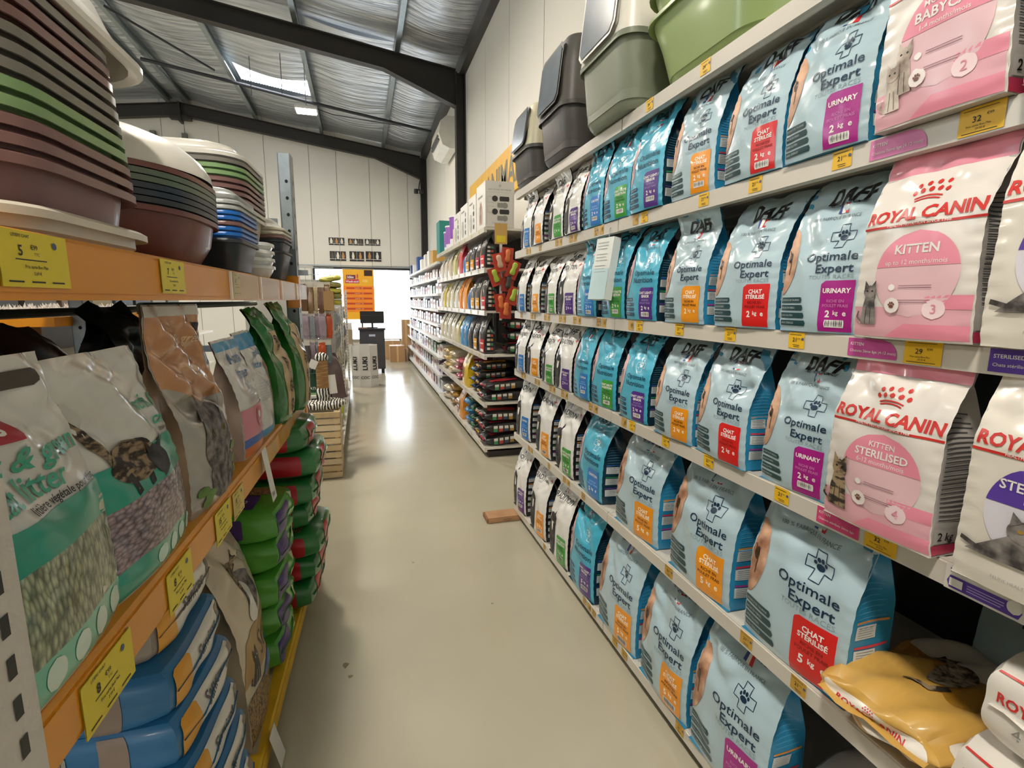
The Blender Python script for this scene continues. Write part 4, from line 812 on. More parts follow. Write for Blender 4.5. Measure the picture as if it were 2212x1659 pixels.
# ------------------------------------------------------------------ second right rack (dog food) and third (small packs)
X2 = 1.05; L2 = [2.082, 1.737, 1.362, .966, .523, .10]
g2 = empty('shelf_rack', (0, 0, 0)); tag(g2, 'white shelf rack behind the gap on the right, holding black dog food bags', 'shelf rack')
for (y0, y1) in ((4.46, 5.93), (5.93, 7.4)):
    for i, z in enumerate(L2):
        m = MB(); m.box((X2 + .008, y0 + .002, z - .022), (1.53, y1 - .002, z - .002), SHW); m.box((X2 + .008, y0 + .002, z - .045), (X2 + .02, y1 - .002, z - .02), SHW); m.build('shelf', g2)
        rl = rail(y0 + .003, y1 - .003, z, X2, g2)
        for k in range(4): price(rl, y0 + .2 + .33 * k + .03 * (i % 3), z, X2, '15', .06, .034, M('cfc49a', .5), False)
    m = MB(); m.box((1.535, y0, .1), (1.545, y1, 2.1), PANEL); m.build('back_panel', g2)
for y in (4.475, 5.93, 7.39): MB().box((1.5, y - .015, 0), (1.55, y + .015, 2.12), SHW).build('upright', g2)
MB().box((1.09, 4.48, 0), (1.53, 4.51, .055), BROWNSTEEL).build('end_plinth', g2); MB().box((1.09, 4.5, 0), (1.10, 7.38, .05), M('2c2622', .6)).build('plinth', g2)
DGRP = 'dog food bags on the second right rack'
def dog_bag(y, z, w, h, col, tagc=None, side=None, label='', name='food_bag', X=1.115, bend=.6, white=False, sq=True, d=.11):
    SEED[0] += 1; S = Bag(w, d, h, .05, SEED[0], .02, bend, .004, .65, .85, .22); c = M(col, .3, var=.1, coat=.4); cs = M(side, .3, var=.1, coat=.3) if side else c
    o = S.body(MB(), c, cs, None, 18, 12).build('food_bag', None, True, 50); m = MB(); fn = S.front
    if tagc: m.rrect(fn, -w * .05, w * .42, .01, h * .42, .01, M(tagc, .4), .002, 4, 6, '1000'); m.rrect(fn, 0, w * .36, h * .28, h * .32, .001, WHITE, .003, 2, 1); m.rrect(fn, 0, w * .36, h * .05, h * .13, .001, WHITE, .003, 2, 1)
    m.ell(fn, -w * .16, h * .45, w * .2, h * .2, M('8a6a48' if not white else 'c9a060', .5, var=.3, scale=20), .002); m.text(fn, 'DOG' if tagc else 'chien', 0, h * .78, w * .26, M('d9d6ce' if not white else '6a5a40', .5, var=0), .002, 'c', .02); m.build('front_print', o, True)
    if sq:
        m = MB(); sd = S.side(1)
        for j in range(5): m.patch(sd, h * (.12 + .13 * j), h * (.19 + .13 * j), 2, .2, .5, 2, M('cfc9bf', .5), .002); m.patch(sd, h * (.12 + .13 * j), h * (.19 + .13 * j), 2, .55, .8, 2, M(('b8453a', '3c7a52', 'b8883a')[j % 3], .5), .002)
        m.build('gusset_print', o, True)
    place(o, (X, y, z), R(-90)); tag(o, label, 'food bag', DGRP); return o
BK = '1a1a1c'; GY = '46474c'
R2 = {1: [(4.62, .2, .27, BK, 'd8404a', 'black bag with red tag'), (4.82, .17, .26, '2a2528', 'b03050', 'narrow black bag with crimson tag'), (5.07, .2, .25, GY, 'e0a030', 'charcoal bag with amber tag, nearer'), (5.31, .2, .24, GY, 'e0a030', 'charcoal bag with amber tag, farther'), (5.47, .12, .2, '3f7fc0', None, 'small blue pouch'), (5.75, .27, .30, 'c8404e', None, 'tall red gathered sack'), (6.1, .13, .26, 'd9d9a0', None, 'pale bag with yellow-green edge'), (6.45, .2, .27, 'd8cdb8', None, 'cream bag with brown stripe'), (6.75, .2, .26, 'e0dccf', None, 'off-white bag beside cream bag'), (7.1, .2, .25, 'e6e4df', None, 'white bag last on its shelf')],
      2: [(4.60, .24, .29, '201d1f', 'c23a3e', 'big black bag with red tag'), (4.84, .2, .27, BK, 'e0a030', 'black bag with amber tag, nearer'), (5.06, .2, .27, GY, 'e0a030', 'charcoal bag with amber tag'), (5.25, .12, .22, '3a76b8', None, 'blue pouch'), (5.48, .22, .29, 'e8952a', None, 'orange bag'), (5.74, .2, .28, 'e88a20', None, 'second orange bag'), (6.0, .2, .27, 'dcdccf', None, 'silvery white bag'), (6.3, .22, .28, 'd5d2bd', None, 'shiny pale bag'), (6.6, .2, .27, 'd9cfa2', None, 'pale bag beside the yellow one'), (6.85, .16, .27, 'cfb83a', None, 'yellow bag'), (7.12, .2, .26, 'e6e3dc', None, 'white bag at shelf end')],
      3: [(4.66, .25, .31, BK, 'c0323a', 'tall black bag with red tag'), (4.95, .2, .28, '2c2c30', 'e0a030', 'black bag with amber tag'), (5.2, .21, .28, '1e2430', None, 'navy black bag'), (5.44, .2, .28, '2d7fb8', None, 'blue bag, nearer'), (5.66, .2, .27, '3a94cc', None, 'blue bag, farther'), (5.95, .18, .26, 'd8cfa0', None, 'pale yellow bag'), (6.25, .24, .28, 'dcd9c6', None, 'creamy bag'), (6.55, .22, .28, 'cfccb8', None, 'foil-shiny cream bag'), (6.85, .22, .27, 'd9d4bd', None, 'cream bag beside the last'), (7.15, .2, .27, 'd6d0b4', None, 'last cream bag')]}
RN2 = {1: 'top shelf, second right rack', 2: 'second shelf, second right rack', 3: 'middle shelf, second right rack'}
for r_i, L in R2.items():
    for (y, w, h, c, tg_, lb) in L: dog_bag(y, L2[r_i], w, h, c, tg_, None, '%s on the %s' % (lb, RN2[r_i]), white=c[0] in 'de', sq=c in (BK, GY, '2c2c30', '201d1f'))
def flat_sack(y, z, col, band, label, W=.2, H=.085, L=.40, X=1.27, rz=0, seed=0, side=True, grp=DGRP):
    SEED[0] += 1; S = Sack(L, W, H, SEED[0], .003, .5, .5); o = S.body(MB(), M(col, .3, var=.1, coat=.4), 10).build('food_bag', None, True)
    m = MB(); fe = S.face(0, -1); m.rrect(fe, -W * .34, W * .34, -H * .3, H * .34, .01, M(band, .4), .002, 5, 3); m.build('end_print', o, True)
    if side:
        m = MB(); fy = S.face(1, -1)
        for k in range(4): x0 = -L * .22 + .055 * k - .05; m.rrect(fy, x0, x0 + .04, .0, H * .28, .001, M('d8d2c6', .5), .002, 2, 1); m.rrect(fy, x0, x0 + .04, -H * .34, 0, .001, M(('3f8a58', 'b8453a', '41526a', 'b08a40')[k], .5), .002, 2, 1)
        ft = S.face(2, 1); m.rrect(ft, -L * .4, L * .2, -W * .42, -W * .05, .01, M(band, .4), .002, 5, 3); m.build('side_print', o, True)
    place(o, (X, y, z), rz); tag(o, label, 'food bag', grp); return o
NM = ['lowest', 'second from below', 'third from below', 'fourth from below', 'topmost', 'sixth from below']
def stack(y, z, n, col, band, what, where, dz=.085, **k):
    for i in range(n): flat_sack(y + rnd.uniform(-.01, .01), z + dz * i * .97, col, band, '%s, %s, %s' % (what, NM[i] if i < n - 1 else 'topmost', where), H=dz, X=1.28 + rnd.uniform(-.01, .01), rz=R(rnd.uniform(-3, 3)), **k)
stack(4.57, L2[3], 3, BK, 'c0323a', 'black and red sack', 'deep stack, middle shelf', dz=.1, W=.2, L=.42) if False else None
for i in range(3): flat_sack(4.58, L2[3] + .105 * i, BK, 'b8303a', 'black and red flat dog food sack at the rack end, %s' % ['lowest', 'middle', 'top'][i], H=.105, X=1.40, L=.28, W=.2)
stack(4.62, L2[4], 2, '1d1a1b', 'c2303a', 'black sack with red band', 'end stack, second lowest shelf', dz=.1, W=.26, L=.46)
stack(4.92, L2[4], 4, '1c1c1e', 'e0a040', 'black sack with amber band', 'second lowest shelf', dz=.085)
stack(5.16, L2[4], 3, '15202e', '3a86c8', 'dark blue sack', 'second lowest shelf', dz=.09)
dog_bag(5.5, L2[4], .3, .32, 'e2bc28', None, None, 'yellow standing bag on the second lowest shelf, second right rack', sq=False)
for k in range(3): flat_sack(5.95 + .1 * (k % 2), L2[4] + .085 * k, 'a82848', 'e8c8d0', 'crinkled crimson foil sack, %s, beside the yellow bag' % NM[k], W=.28)
stack(6.5, L2[4], 3, 'cfc7ae', 'b8913a', 'cream and gold flat sack', 'second lowest shelf', dz=.1, W=.3, side=False); stack(7.05, L2[4], 3, 'c9b070', '8a6a2a', 'gold flat sack', 'second lowest shelf', dz=.1, W=.3, side=False)
stack(4.62, L2[5], 3, '1c1a1b', 'c2303a', 'black sack with red band', 'end stack, bottom shelf', dz=.115, W=.27, L=.46)
stack(4.93, L2[5], 3, '1c1c1e', 'e0a040', 'black sack with amber band', 'bottom shelf', dz=.1, W=.24)
stack(5.2, L2[5], 4, '17321f', '3f9a50', 'dark green sack', 'bottom shelf', dz=.09, W=.2); stack(5.47, L2[5], 3, '2a82b8', '9fd0ea', 'light blue sack', 'bottom shelf', dz=.1, W=.22, side=False)
dog_bag(5.78, L2[5], .26, .30, 'e69228', None, None, 'orange standing bag on the bottom shelf of the second right rack', sq=False)
stack(6.1, L2[5], 2, 'd9d5cc', 'b03050', 'white sack with crimson band', 'bottom shelf', dz=.09, W=.26, side=False); stack(6.5, L2[5], 3, 'b58a3c', '7a5a22', 'golden brown sack', 'bottom shelf', dz=.1, W=.3, side=False); stack(7.05, L2[5], 2, 'd9d2bf', 'b8913a', 'pale sack with gold band', 'bottom shelf', dz=.1, W=.3, side=False)
# boxes on top
def carton(name, x0, x1, y0, y1, z, h, col, label, cat='box', prnt=None):
    c = M(col, .5, var=.02); o = MB().box((-(x1 - x0) / 2, -(y1 - y0) / 2, 0), ((x1 - x0) / 2, (y1 - y0) / 2, h), c, .002).build(name); place(o, ((x0 + x1) / 2, (y0 + y1) / 2, z)); tag(o, label, cat)
    if prnt:
        m = MB(); w = x1 - x0; d = y1 - y0; prnt(m, flat((-w / 2, -d / 2 - .001, 0), (1, 0, 0), (0, 0, 1), (0, -1, 0)), w, flat((-w / 2 - .001, d / 2, 0), (0, -1, 0), (0, 0, 1), (-1, 0, 0)), d, h); m.build('box_print', o)
    return o
G1, G2_, K1 = M('8f8d88', .5), M('b9b7b0', .5), M('2c2a28', .5)
def pf(m, f, w, fs, d, h):
    m.text(f, 'ELECTRONIC PET FEEDER', w / 2, h * .8, .018, G1, .001, 'c'); m.ell(f, w / 2, h * .9, .012, .012, G2_, .001)
    for k in range(4):
        z = h * (.62 - .14 * k); s_ = 1 if k % 2 else -1; m.rrect(f, w / 2 - .005 - .02 * (s_ > 0), w / 2 + .085 - .02 * (s_ > 0), z - .02, z + .02, .004, K1 if k % 2 == 0 else G1, .001, 3, 2); m.ell(f, w / 2 + s_ * .045, z, .026, .026, G1 if k % 2 else K1, .0015)
    for z in (.66, .45): m.line(f, [(w * .3, h * z), (w * .08, h * z), (w * .08, h * (z - .13)), (w * .3, h * (z - .13))], .002, G1, .001)
    m.line(f, [(w * .04, h * .05), (w * .04, h * .76), (w * .96, h * .76), (w * .96, h * .05)], .0015, G1, .001)
    m.text(f, 'PROGRAMMABLE  AUTOMATIC', w / 2, h * .08, .010, G1, .001, 'c')
    m.rrect(fs, d * .3, d * .7, h * .1, h * .5, .01, G2_, .001, 2, 2); cat_sit(m, fs, d * .5, h * .12, h * .5, CATT, .002); m.rrect(fs, d * .2, d * .7, h * .7, h * .74, .002, G1, .001, 2, 1)
def pf2(m, f, w, fs, d, h):
    m.rrect(fs, d * .15, d * .5, h * .08, h * .55, .03, G2_, .001, 3, 3)
    for k in range(4): m.ell(fs, d * .72, h * (.7 - .17 * k), .025, .025, K1 if k % 2 else G1, .001)
    m.rrect(fs, d * .15, d * .6, h * .8, h * .84, .001, G1, .001, 2, 1); m.rrect(f, w * .2, w * .8, h * .2, h * .6, .02, G2_, .001, 2, 2)
carton('feeder_box', 1.06, 1.32, 4.47, 4.82, 2.084, .385, 'd9d6cf', 'grey-white pet feeder box with round icons on its near face', prnt=pf)
carton('feeder_box', 1.07, 1.33, 4.9, 5.25, 2.084, .36, 'dedbd4', 'white feeder box behind the icon box, dark dots on its side', prnt=pf2)
carton('feeder_box', 1.07, 1.33, 5.3, 5.68, 2.084, .35, 'e2e0da', 'third white feeder box on the second right rack', prnt=pf2)
carton('feeder_box', 1.07, 1.33, 5.73, 6.1, 2.084, .33, 'e2e0da', 'fourth white feeder box, farthest of the white boxes', prnt=pf2)
def tub(y, h, r, col, lid, label, x=1.2):
    t = empty('food_tub', (x, y, 2.084)); tag(t, label, 'tub', 'purple tubs on the rack top'); m = MB(); m.cyl(0, 0, 0, h * .3, r * .93, M('e6e4e6', .4), 24, r * .95); m.cyl(0, 0, h * .3, h, r * .95, M(col, .4), 24, r); m.build('tub_body', t, True, 40)
    MB().cyl(0, 0, h, h + .02, r * 1.05, M(lid, .4), 24).build('lid', t, True, 40); return t
tub(6.42, .36, .13, '8a4fae', 'e9e6ea', 'largest purple and white tub on the rack top'); tub(6.85, .30, .11, '9a62b8', 'e9e6ea', 'middle purple and white tub on the rack top'); tub(7.12, .26, .09, 'a06ac0', 'e9e6ea', 'smallest purple and white tub on the rack top')
carton('small_box', 1.08, 1.2, 6.1, 6.24, 2.084, .2, 'd9bfae', 'small tan and brown box in front of the purple tubs'); carton('teal_box', 1.08, 1.3, 7.32, 7.62, 2.084, .46, '2a8a84', 'tall teal box at the end of the purple tubs')
# hanging strip of squeaky toys
t = empty('clip_strip', (1.17, 4.36, 2.0)); tag(t, 'hanging clip strip with a yellow label at the end of the second right rack', 'clip strip')
MB().box((-.055, -.003, -.07), (.055, 0, .10), LABT).build('header_card', t); MB().box((-.04, -.006, -.055), (.04, -.003, -.0), LABY2).build('price_label', t); MB().box((-.012, 0, -.72), (.012, .002, -.07), M('d9d4cc', .4)).build('strip', t); MB().tube([(0, .0, .08), (0, .12, .065), (0, .14, .065)], .004, GALV).build('support_arm', t)
for k, (px, pz, col, cardc, rz_) in enumerate(((.05, 1.83, 'd2733a', 'b8402e', 5), (-.03, 1.78, 'c9a48a', 'c24430', -14), (.09, 1.72, '9fb63a', 'b03a2c', 22), (-.06, 1.66, '9fb63a', 'b8402e', -20), (.05, 1.61, '3c3c34', '8f3328', 8), (.09, 1.50, '9fb63a', 'b8402e', 18), (-.01, 1.44, 'd2733a', 'b43a2c', -8), (.03, 1.38, 'd2733a', 'b43a2c', 3))):
    u = empty('squeaky_toy', (1.17 + px, 4.335 - .022 * (k % 3) - .005, pz)); u.rotation_euler = (0, R(rz_), 0)
    tag(u, '%s toy on a red hanging card, number %s down the clip strip' % ({'d2733a': 'orange', 'c9a48a': 'beige', '9fb63a': 'lime green', '3c3c34': 'dark'}[col], ['one', 'two', 'three', 'four', 'five', 'six', 'seven', 'eight'][k]), 'dog toy', 'toys on the clip strip')
    MB().box((-.052, 0, -.085), (.052, .002, .07), M(cardc, .4), .0).build('card', u)
    m = MB(); rs = [[(r * math.cos(a), -.018 + r * math.sin(a) * .7, z) for a in [j * math.pi / 6 for j in range(12)]] for r, z in ((.008, -.055), (.022, -.05), (.025, -.03), (.018, 0), (.024, .03), (.018, .05), (.006, .055))]
    m.loft(rs, M(col, .4, var=.05), True, True, True); m.build('toy', u, True)
# ------------------------------------------------------------------ third right rack: rows of small packs
g3 = empty('shelf_rack', (0, 0, 0)); tag(g3, 'far white shelf rack by the window, full of small cans and pouches', 'shelf rack')
L3 = [2.0, 1.78, 1.55, 1.32, 1.10, .88, .62, .36, .10]; SH3 = M('e6e8ea', .3, var=.02)
for (y0, y1) in ((7.42, 9.2), (9.2, 11.0), (11.0, 12.8)):
    for i, z in enumerate(L3):
        m = MB(); m.box((X2 + .05, y0, z - .02), (1.46, y1, z), SH3); m.box((X2 + .0, y0, z - .035), (X2 + .05, y1, z), SH3); m.build('shelf', g3)
        m = MB()
        for k in range(9): m.rrect(flat((X2 - .001, 0, z - .033), (0, -1, 0), (0, 0, 1), (-1, 0, 0)), -y0 - .2 * k - .14, -y0 - .2 * k - .08, 0, .03, .001, M('d9cfa8', .5), .001, 1, 1)
        tag(m.build('price_labels', g3), kind='stuff')
    MB().box((1.475, y0, .05), (1.485, y1, 2.1), M('c9c6c0', .5)).build('back_panel', g3)
for y in (7.43, 9.2, 11.0, 12.79): m = MB(); m.box((1.455, y - .015, 0), (1.475, y + .015, 2.1), SH3); m.box((1.08, y - .015, .0), (1.475, y + .015, .065), M('2a2622', .6)); m.build('upright', g3)
PC = ['6a4638', 'cfc6bd', '8a3a34', 'e4dcd4', '3e4a58', 'b8a08a', '7a5a7a', 'd8b0a0', '4a6a4a', '9a9aa0', 'c27a4a', 'ded8d0']
ORD3 = ['first', 'second', 'third', 'fourth', 'fifth', 'sixth', 'seventh', 'eighth', 'ninth', 'tenth', 'eleventh', 'twelfth']
PN = ['brown', 'light grey', 'brick red', 'off-white', 'slate', 'tan', 'mauve', 'salmon', 'green', 'cool grey', 'orange', 'ivory']
for i, z in enumerate(L3[1:]):
    hh = (L3[i] - z) * .68
    for k in range(15):
        y = 7.6 + .345 * k; c = PC[(k // 2 * 5 + i * 3) % 12]; w = .2 + .05 * ((k + i) % 3); h = hh * (.8 + .2 * ((k * 7 + i) % 3) / 2)
        m = MB(); m.box((0, -w / 2, 0), (.16, w / 2, h), M(c, .35, coat=.2), .004); fnp = flat((-.001, w / 2, 0), (0, -1, 0), (0, 0, 1), (-1, 0, 0)); m.rrect(fnp, w * .15, w * .8, h * .45, h * .75, .005, M('e8e4dc' if c[0] not in 'cde' else 'a8483a', .4), .001, 2, 1)
        o = m.build('food_pack'); place(o, (X2 + .07, y, z + .001)); tag(o, '%s small food pack, %s along the %s shelf of the far white rack' % (PN[(k // 2 * 5 + i * 3) % 12], (ORD3 + ['thirteenth', 'fourteenth', 'last'])[k], ['second', 'third', 'fourth', 'fifth', 'sixth', 'seventh', 'eighth', 'lowest'][i]), 'food pack', 'small packs on the far white rack')
for k, (y, c, h, lb) in enumerate(((8.3, 'c89a4a', .22, 'tan carton with pointed flap'), (8.8, 'e0ddd4', .26, 'white carton'), (9.3, 'd8d6d0', .24, 'pale grey carton'), (9.9, 'e3dfd6', .2, 'ivory carton'), (10.6, '2a4a86', .3, 'dark blue upright box'), (11.4, 'cfd2d4', .2, 'light grey box'), (12.0, '2e3e66', .22, 'navy box'))):
    carton('carton', 1.1, 1.32, y - .12, y + .14, 2.001, h, c, lb + ' on top of the far white rack')
# ------------------------------------------------------------------ pallet rack on the left
RZ = R(-2.29); RO = Vector((-.395, 0, 0)); cz_, sz_ = math.cos(RZ), math.sin(RZ)
def RL(t, s, z): return (RO.x + t * cz_ - s * sz_, t * sz_ + s * cz_, z)         # t inward is negative
rack = empty('pallet_rack', RO, RZ); tag(rack, 'orange and grey pallet rack on the left holding litter bags and trays', 'pallet rack')
ORB = M('df9318', .35, var=.05, scale=3, coat=.15); DECK = M('6f675c', .6, var=.12, scale=5)
def beam(s0, s1, z0, z1, x0, x1, mat=ORB, nm='beam'):
    m = MB(); m.prism([(x0, z0), (x1, z0), (x1, z1 - .006), (x1 - .006, z1), (x0, z1)], 1, s0, s1, mat)
    m.box((x1 - .001, s0, z0 + (z1 - z0) * .12), (x1 + .003, s1, z0 + (z1 - z0) * .88), mat); return m.build(nm, rack)
B1 = beam(.56, 2.66, 1.447, 1.527, -.045, 0); B2 = beam(.56, 2.66, .898, .975, -.045, 0); B3 = beam(.56, 2.66, .035, .10, -.045, .0, M('d8ab1e', .5, var=.12, scale=8))
for z in (1.447, .898, .035): beam(.56, 2.66, z, z + .08, -.95, -.905)
for s0 in (.50,):
    m = MB(); m.box((-.05, s0, .84), (.006, s0 + .06, 1.03), ORB, .003); m.build('beam_connector', rack)
    m = MB(); fnc = flat((.0068, 0, 0), (0, 1, 0), (0, 0, 1), (1, 0, 0))
    for k in range(3):
        for q in (.016, .044): m.ell(fnc, s0 + q, .88 + .05 * k, .008, .011, M('3a2410', .7), .0008)
    m.build('bolt_holes', rack)
m = MB(); 
for z in (1.522, .970):
    for k in range(3): MB().box((-.93, .53 + .71 * k, z - .022), (-.05, .53 + .71 * k + .70, z - .002), DECK).build('deck_board', rack)
for k in range(3): MB().box((-.93, .53 + .71 * k, .07), (-.046, .53 + .71 * k + .705, .098), M('a39c90', .5, var=.08)).build('deck_board', rack)
for z0 in (1.41, .86, 0): MB().box((-.05, 2.655, z0), (.006, 2.70, z0 + .15), ORB, .003).build('beam_connector', rack)
UPR = M('8d969b', .38, .7, var=.12, scale=14)
for (x, s) in ((-.034, 2.74), (-.93, 2.74), (-.034, .44), (-.93, .44)):
    m = MB(); m.box((x - .028, s - .04, 0), (x + .028, s - .035, 2.12), UPR); m.box((x - .028, s - .04, 0), (x - .023, s + .04, 2.12), UPR); m.box((x + .023, s - .04, 0), (x + .028, s + .04, 2.12), UPR); m.box((x - .028, s + .034, 0), (x - .012, s + .04, 2.12), UPR); m.box((x + .012, s + .034, 0), (x + .028, s + .04, 2.12), UPR)
    m.box((x - .06, s - .05, 0), (x + .06, s + .05, .006), UPR); m.build('upright', rack)
    m = MB(); hk = M('16181a', .8)
    for k in range(26):
        m.ell(flat((x, s - .0405, 0), (1, 0, 0), (0, 0, 1), (0, -1, 0)), .006, .12 + .075 * k, .007, .009, hk, .0006, 4); m.ell(flat((x + .0285, s, 0), (0, 1, 0), (0, 0, 1), (1, 0, 0)), .0, .12 + .075 * k, .007, .012, hk, .0006, 4)
    tag(m.build('perforations', rack), kind='stuff')
for z in (1.80, 1.2, .5): MB().box((-.89, 2.73, z), (-.085, 2.75, z + .03), UPR).build('brace', rack)
MB().box((.0, 2.69, 1.565), (.045, 2.71, 1.59), UPR).build('lock_pin', rack)
MB().tube([(-.5, .5, 1.41), (-.5, 2.7, 1.41)], .012, M('3f4a38', .5)).build('cross_tube', rack); MB().tube([(-.2, 1.5, 1.43), (-.2, 2.7, 1.43)], .010, M('3f4a38', .5)).build('cross_tube', rack)
def rprice(parent, s, z, w, h, p, old, lean=0., col=LABY2):
    fn = flat((.0045, s, z), (0, 1, 0), (0, math.sin(lean) * 0, 1), (1, 0, 0)); m = MB(); m.rrect(fn, -w / 2, w / 2, 0, h, .001, col, .0012, 2, 1)
    m.rrect(fn, -w / 2, w / 2, 0, h, .001, col, -.0004, 1, 1)
    m.text(fn, p, -w * .22, h * .56, h * .26, INK, .002, 'c', .02); m.text(fn, '€99', -w * .03, h * .68, h * .12, INK, .002, 'c', .01); m.text(fn, 'TTC', .0, h * .57, h * .08, INK, .002, 'c')
    m.text(fn, 'Prix carte Bon Plan', -w * .02, h * .34, h * .085, INK, .002, 'c', .012); m.text(fn, old, -w * .02, h * .22, h * .085, INK, .002, 'c', .01)
    m.rrect(fn, -w * .3, w * .14, h * .48, h * .5, .0003, INK, .0018, 1, 1); m.text(fn, 'LITIERE CHAT', -w * .2, h * .88, h * .08, INK, .002, 'c', .01)
    for k in range(3): m.rrect(fn, -w * .42 + w * .3 * k, -w * .22 + w * .3 * k, h * .08, h * .11, .0003, INK, .0018, 1, 1)
    m.ell(fn, w * .28, h * .8, h * .07, h * .07, DOTB, .002, 8); return m.build('price_label', parent)
rprice(B1, .738, 1.462, .125, .062, '5', '5,69 €'); rprice(B1, 1.14, 1.460, .115, .062, '7', '7,20 €'); rprice(B1, 1.58, 1.46, .07, .06, '6', '6 €', col=M('dcc878', .5))
rprice(B2, .77, .885, .135, .075, '8', '7,99 €'); rprice(B2, 1.03, .885, .12, .078, '8', '8,10 €'); rprice(B2, 1.30, .885, .12, .078, '15', '14 €'); rprice(B2, 1.43, .887, .1, .07, '18', '17 €', col=M('d8c060', .5))
for s in (1.52, 1.86, 2.22, 2.58): m = MB(); m.box((.004, s, 1.45), (.009, s + .30, 1.522), M('e8d8b8', .15, alpha=.35, key='clr')); m.box((.004, s - .006, 1.45), (.010, s, 1.522), M('efe9df', .3)); m.build('label_holder', B1)
for s in (1.7, 2.0, 2.3): MB().box((.004, s, .905), (.007, s + .26, .965), M('e8c070', .15, alpha=.3, key='clr')).build('label_holder', B2)
# litter trays stacked on the rack top
MAU = M('7c5a56', .38, var=.05, coat=.1); GRN = M('7fa06c', .35, var=.04); GRY = M('77736b', .38, var=.04); WHT = M('ddd9cf', .3, var=.02, coat=.2); CRT = M('cdc5b4', .35, var=.03)
RUST = M('6e3a30', .38, var=.05, coat=.15); NVY = M('27303e', .4, var=.04); DGN = M('5c6a5a', .4); BLU = M('2068b8', .3, var=.03); LGR = M('a7aba8', .35); DRK = M('2c3036', .4, var=.05)
o = litter_tray('litter_tray', RL(-.235, .925, 1.523), .47, .43, .036, CRT, 'flat cream litter tray at the very bottom of the stack nearest the camera', 'litter trays stacked nearest the camera', RZ, .1, taper=.9)
seq = [(MAU, 'mauve'), (MAU, 'mauve'), (MAU, 'mauve'), (GRN, 'green'), (GRN, 'green'), (GRY, 'grey'), (GRY, 'grey'), (GRY, 'grey'), (MAU, 'mauve'), (MAU, 'mauve'), (GRY, 'grey'), (MAU, 'mauve')]
ORD = ['first', 'second', 'third', 'fourth', 'fifth', 'sixth', 'seventh', 'eighth', 'ninth', 'tenth', 'eleventh', 'twelfth']
for k, (mt, cn) in enumerate(seq):
    litter_tray('litter_tray', RL(-.24 - .002 * k, .918, 1.528 + .0215 * k), .48, .385, .092, mt, '%s litter tray, %s from below in the tall stack nearest the camera' % (cn, ORD[k]), 'litter trays stacked nearest the camera', RZ + R(rnd.uniform(-.4, .4)), .10, taper=.86, lip=.016, skirt=.014)
litter_tray('litter_tray', RL(-.27, .97, 1.935), .52, .50, .10, WHT, 'big cream-white litter tray lying on top of the stack nearest the camera', 'litter trays stacked nearest the camera', RZ, .10, ry=R(180), taper=.8).location.z = 1.945
# oval rust stack with a white domed hood
def oval_mesh(w, l, h, mat, taper=.82, lip=.012):
    m = MB(); rr = lambda a, b, z: [(a / 2 * math.copysign(abs(math.cos(q)) ** .75, math.cos(q)), b / 2 * math.copysign(abs(math.sin(q)) ** .75, math.sin(q)), z) for q in [2 * math.pi * k / 48 for k in range(48)]]
    m.loft([rr(w * taper * .8, l * taper * .8, 0), rr(w * taper, l * taper, h * .12), rr(w * (taper + .1), l * (taper + .1), h * .5), rr(w - 2 * lip, l - 2 * lip, h - .012), rr(w, l, h - .012), rr(w, l, h - .001), rr(w - lip, l - lip, h), rr(w - 3 * lip, l - 3 * lip, h - .004), rr(w * taper * .98, l * taper * .98, h * .15)], mat, True, True, True); return m
OV = RL(-.255, 1.42, 1.523)
def oval(k, z, mt, lab, h=.112): o = oval_mesh(.50, .52, h, mt).build('litter_tray', None, True, 40); place(o, (OV[0], OV[1], z), RZ); tag(o, lab, 'litter tray', 'oval litter trays on the rack'); return o
o = oval(0, 1.523, RUST, 'rust-red oval litter tray at the bottom of the oval stack', .115)
m = MB(); m.rrect(lambda X, Z, off: np.stack([.222 + 0 * X + off, X, Z], 1), .04, .075, .05, .09, .001, WHITE, .004, 2, 2); m.build('barcode_sticker', o)
for k, (mt, cn) in enumerate(((DRK, 'blackish'), (NVY, 'navy'), (NVY, 'navy'), (DGN, 'grey-green'), (DGN, 'grey-green'), (RUST, 'dark rust'))): oval(k, 1.541 + .0135 * k, mt, '%s oval litter tray, %s above the rust-red one' % (cn, ORD[k]))
m = MB(); rr = lambda a, b, z, dx=0: [(dx + a / 2 * math.cos(q), b / 2 * math.sin(q), z + .035 * (math.cos(q) < .3) * 0) for q in [2 * math.pi * k / 48 for k in range(48)]]
m.loft([rr(.51, .53, 0), rr(.505, .525, .018), rr(.47, .48, .045), rr(.40, .40, .075), rr(.30, .30, .095), rr(.15, .15, .107), rr(.02, .02, .11)], WHT, True, False, True)
o = m.build('litter_hood', None, True, 60); place(o, (OV[0], OV[1], 1.724), RZ); tag(o, 'white domed hood lying on the oval tray stack', 'litter hood')
# small blue and grey stack
for k, (mt, cn) in enumerate(((DRK, 'black'), (BLU, 'bright blue'), (BLU, 'bright blue'), (MAU, 'dull pink'), (BLU, 'bright blue'), (BLU, 'bright blue'), (LGR, 'light grey'), (LGR, 'light grey'))):
    litter_tray('litter_tray', RL(-.14, 1.83, 1.523 + (.0 if k == 0 else .004 + .015 * k)), .27, .27, .10, mt, '%s small litter tray, %s from below in the little blue stack' % (cn, ORD[k]), 'small litter trays on the rack', RZ, .04, taper=.8, lip=.008, skirt=.009)
litter_tray('litter_tray', RL(-.14, 1.83, 1.773), .26, .26, .035, LGR, 'small light grey tray turned over on top of the little blue stack', 'small litter trays on the rack', RZ, .05, ry=R(180), taper=.78, lip=.006)
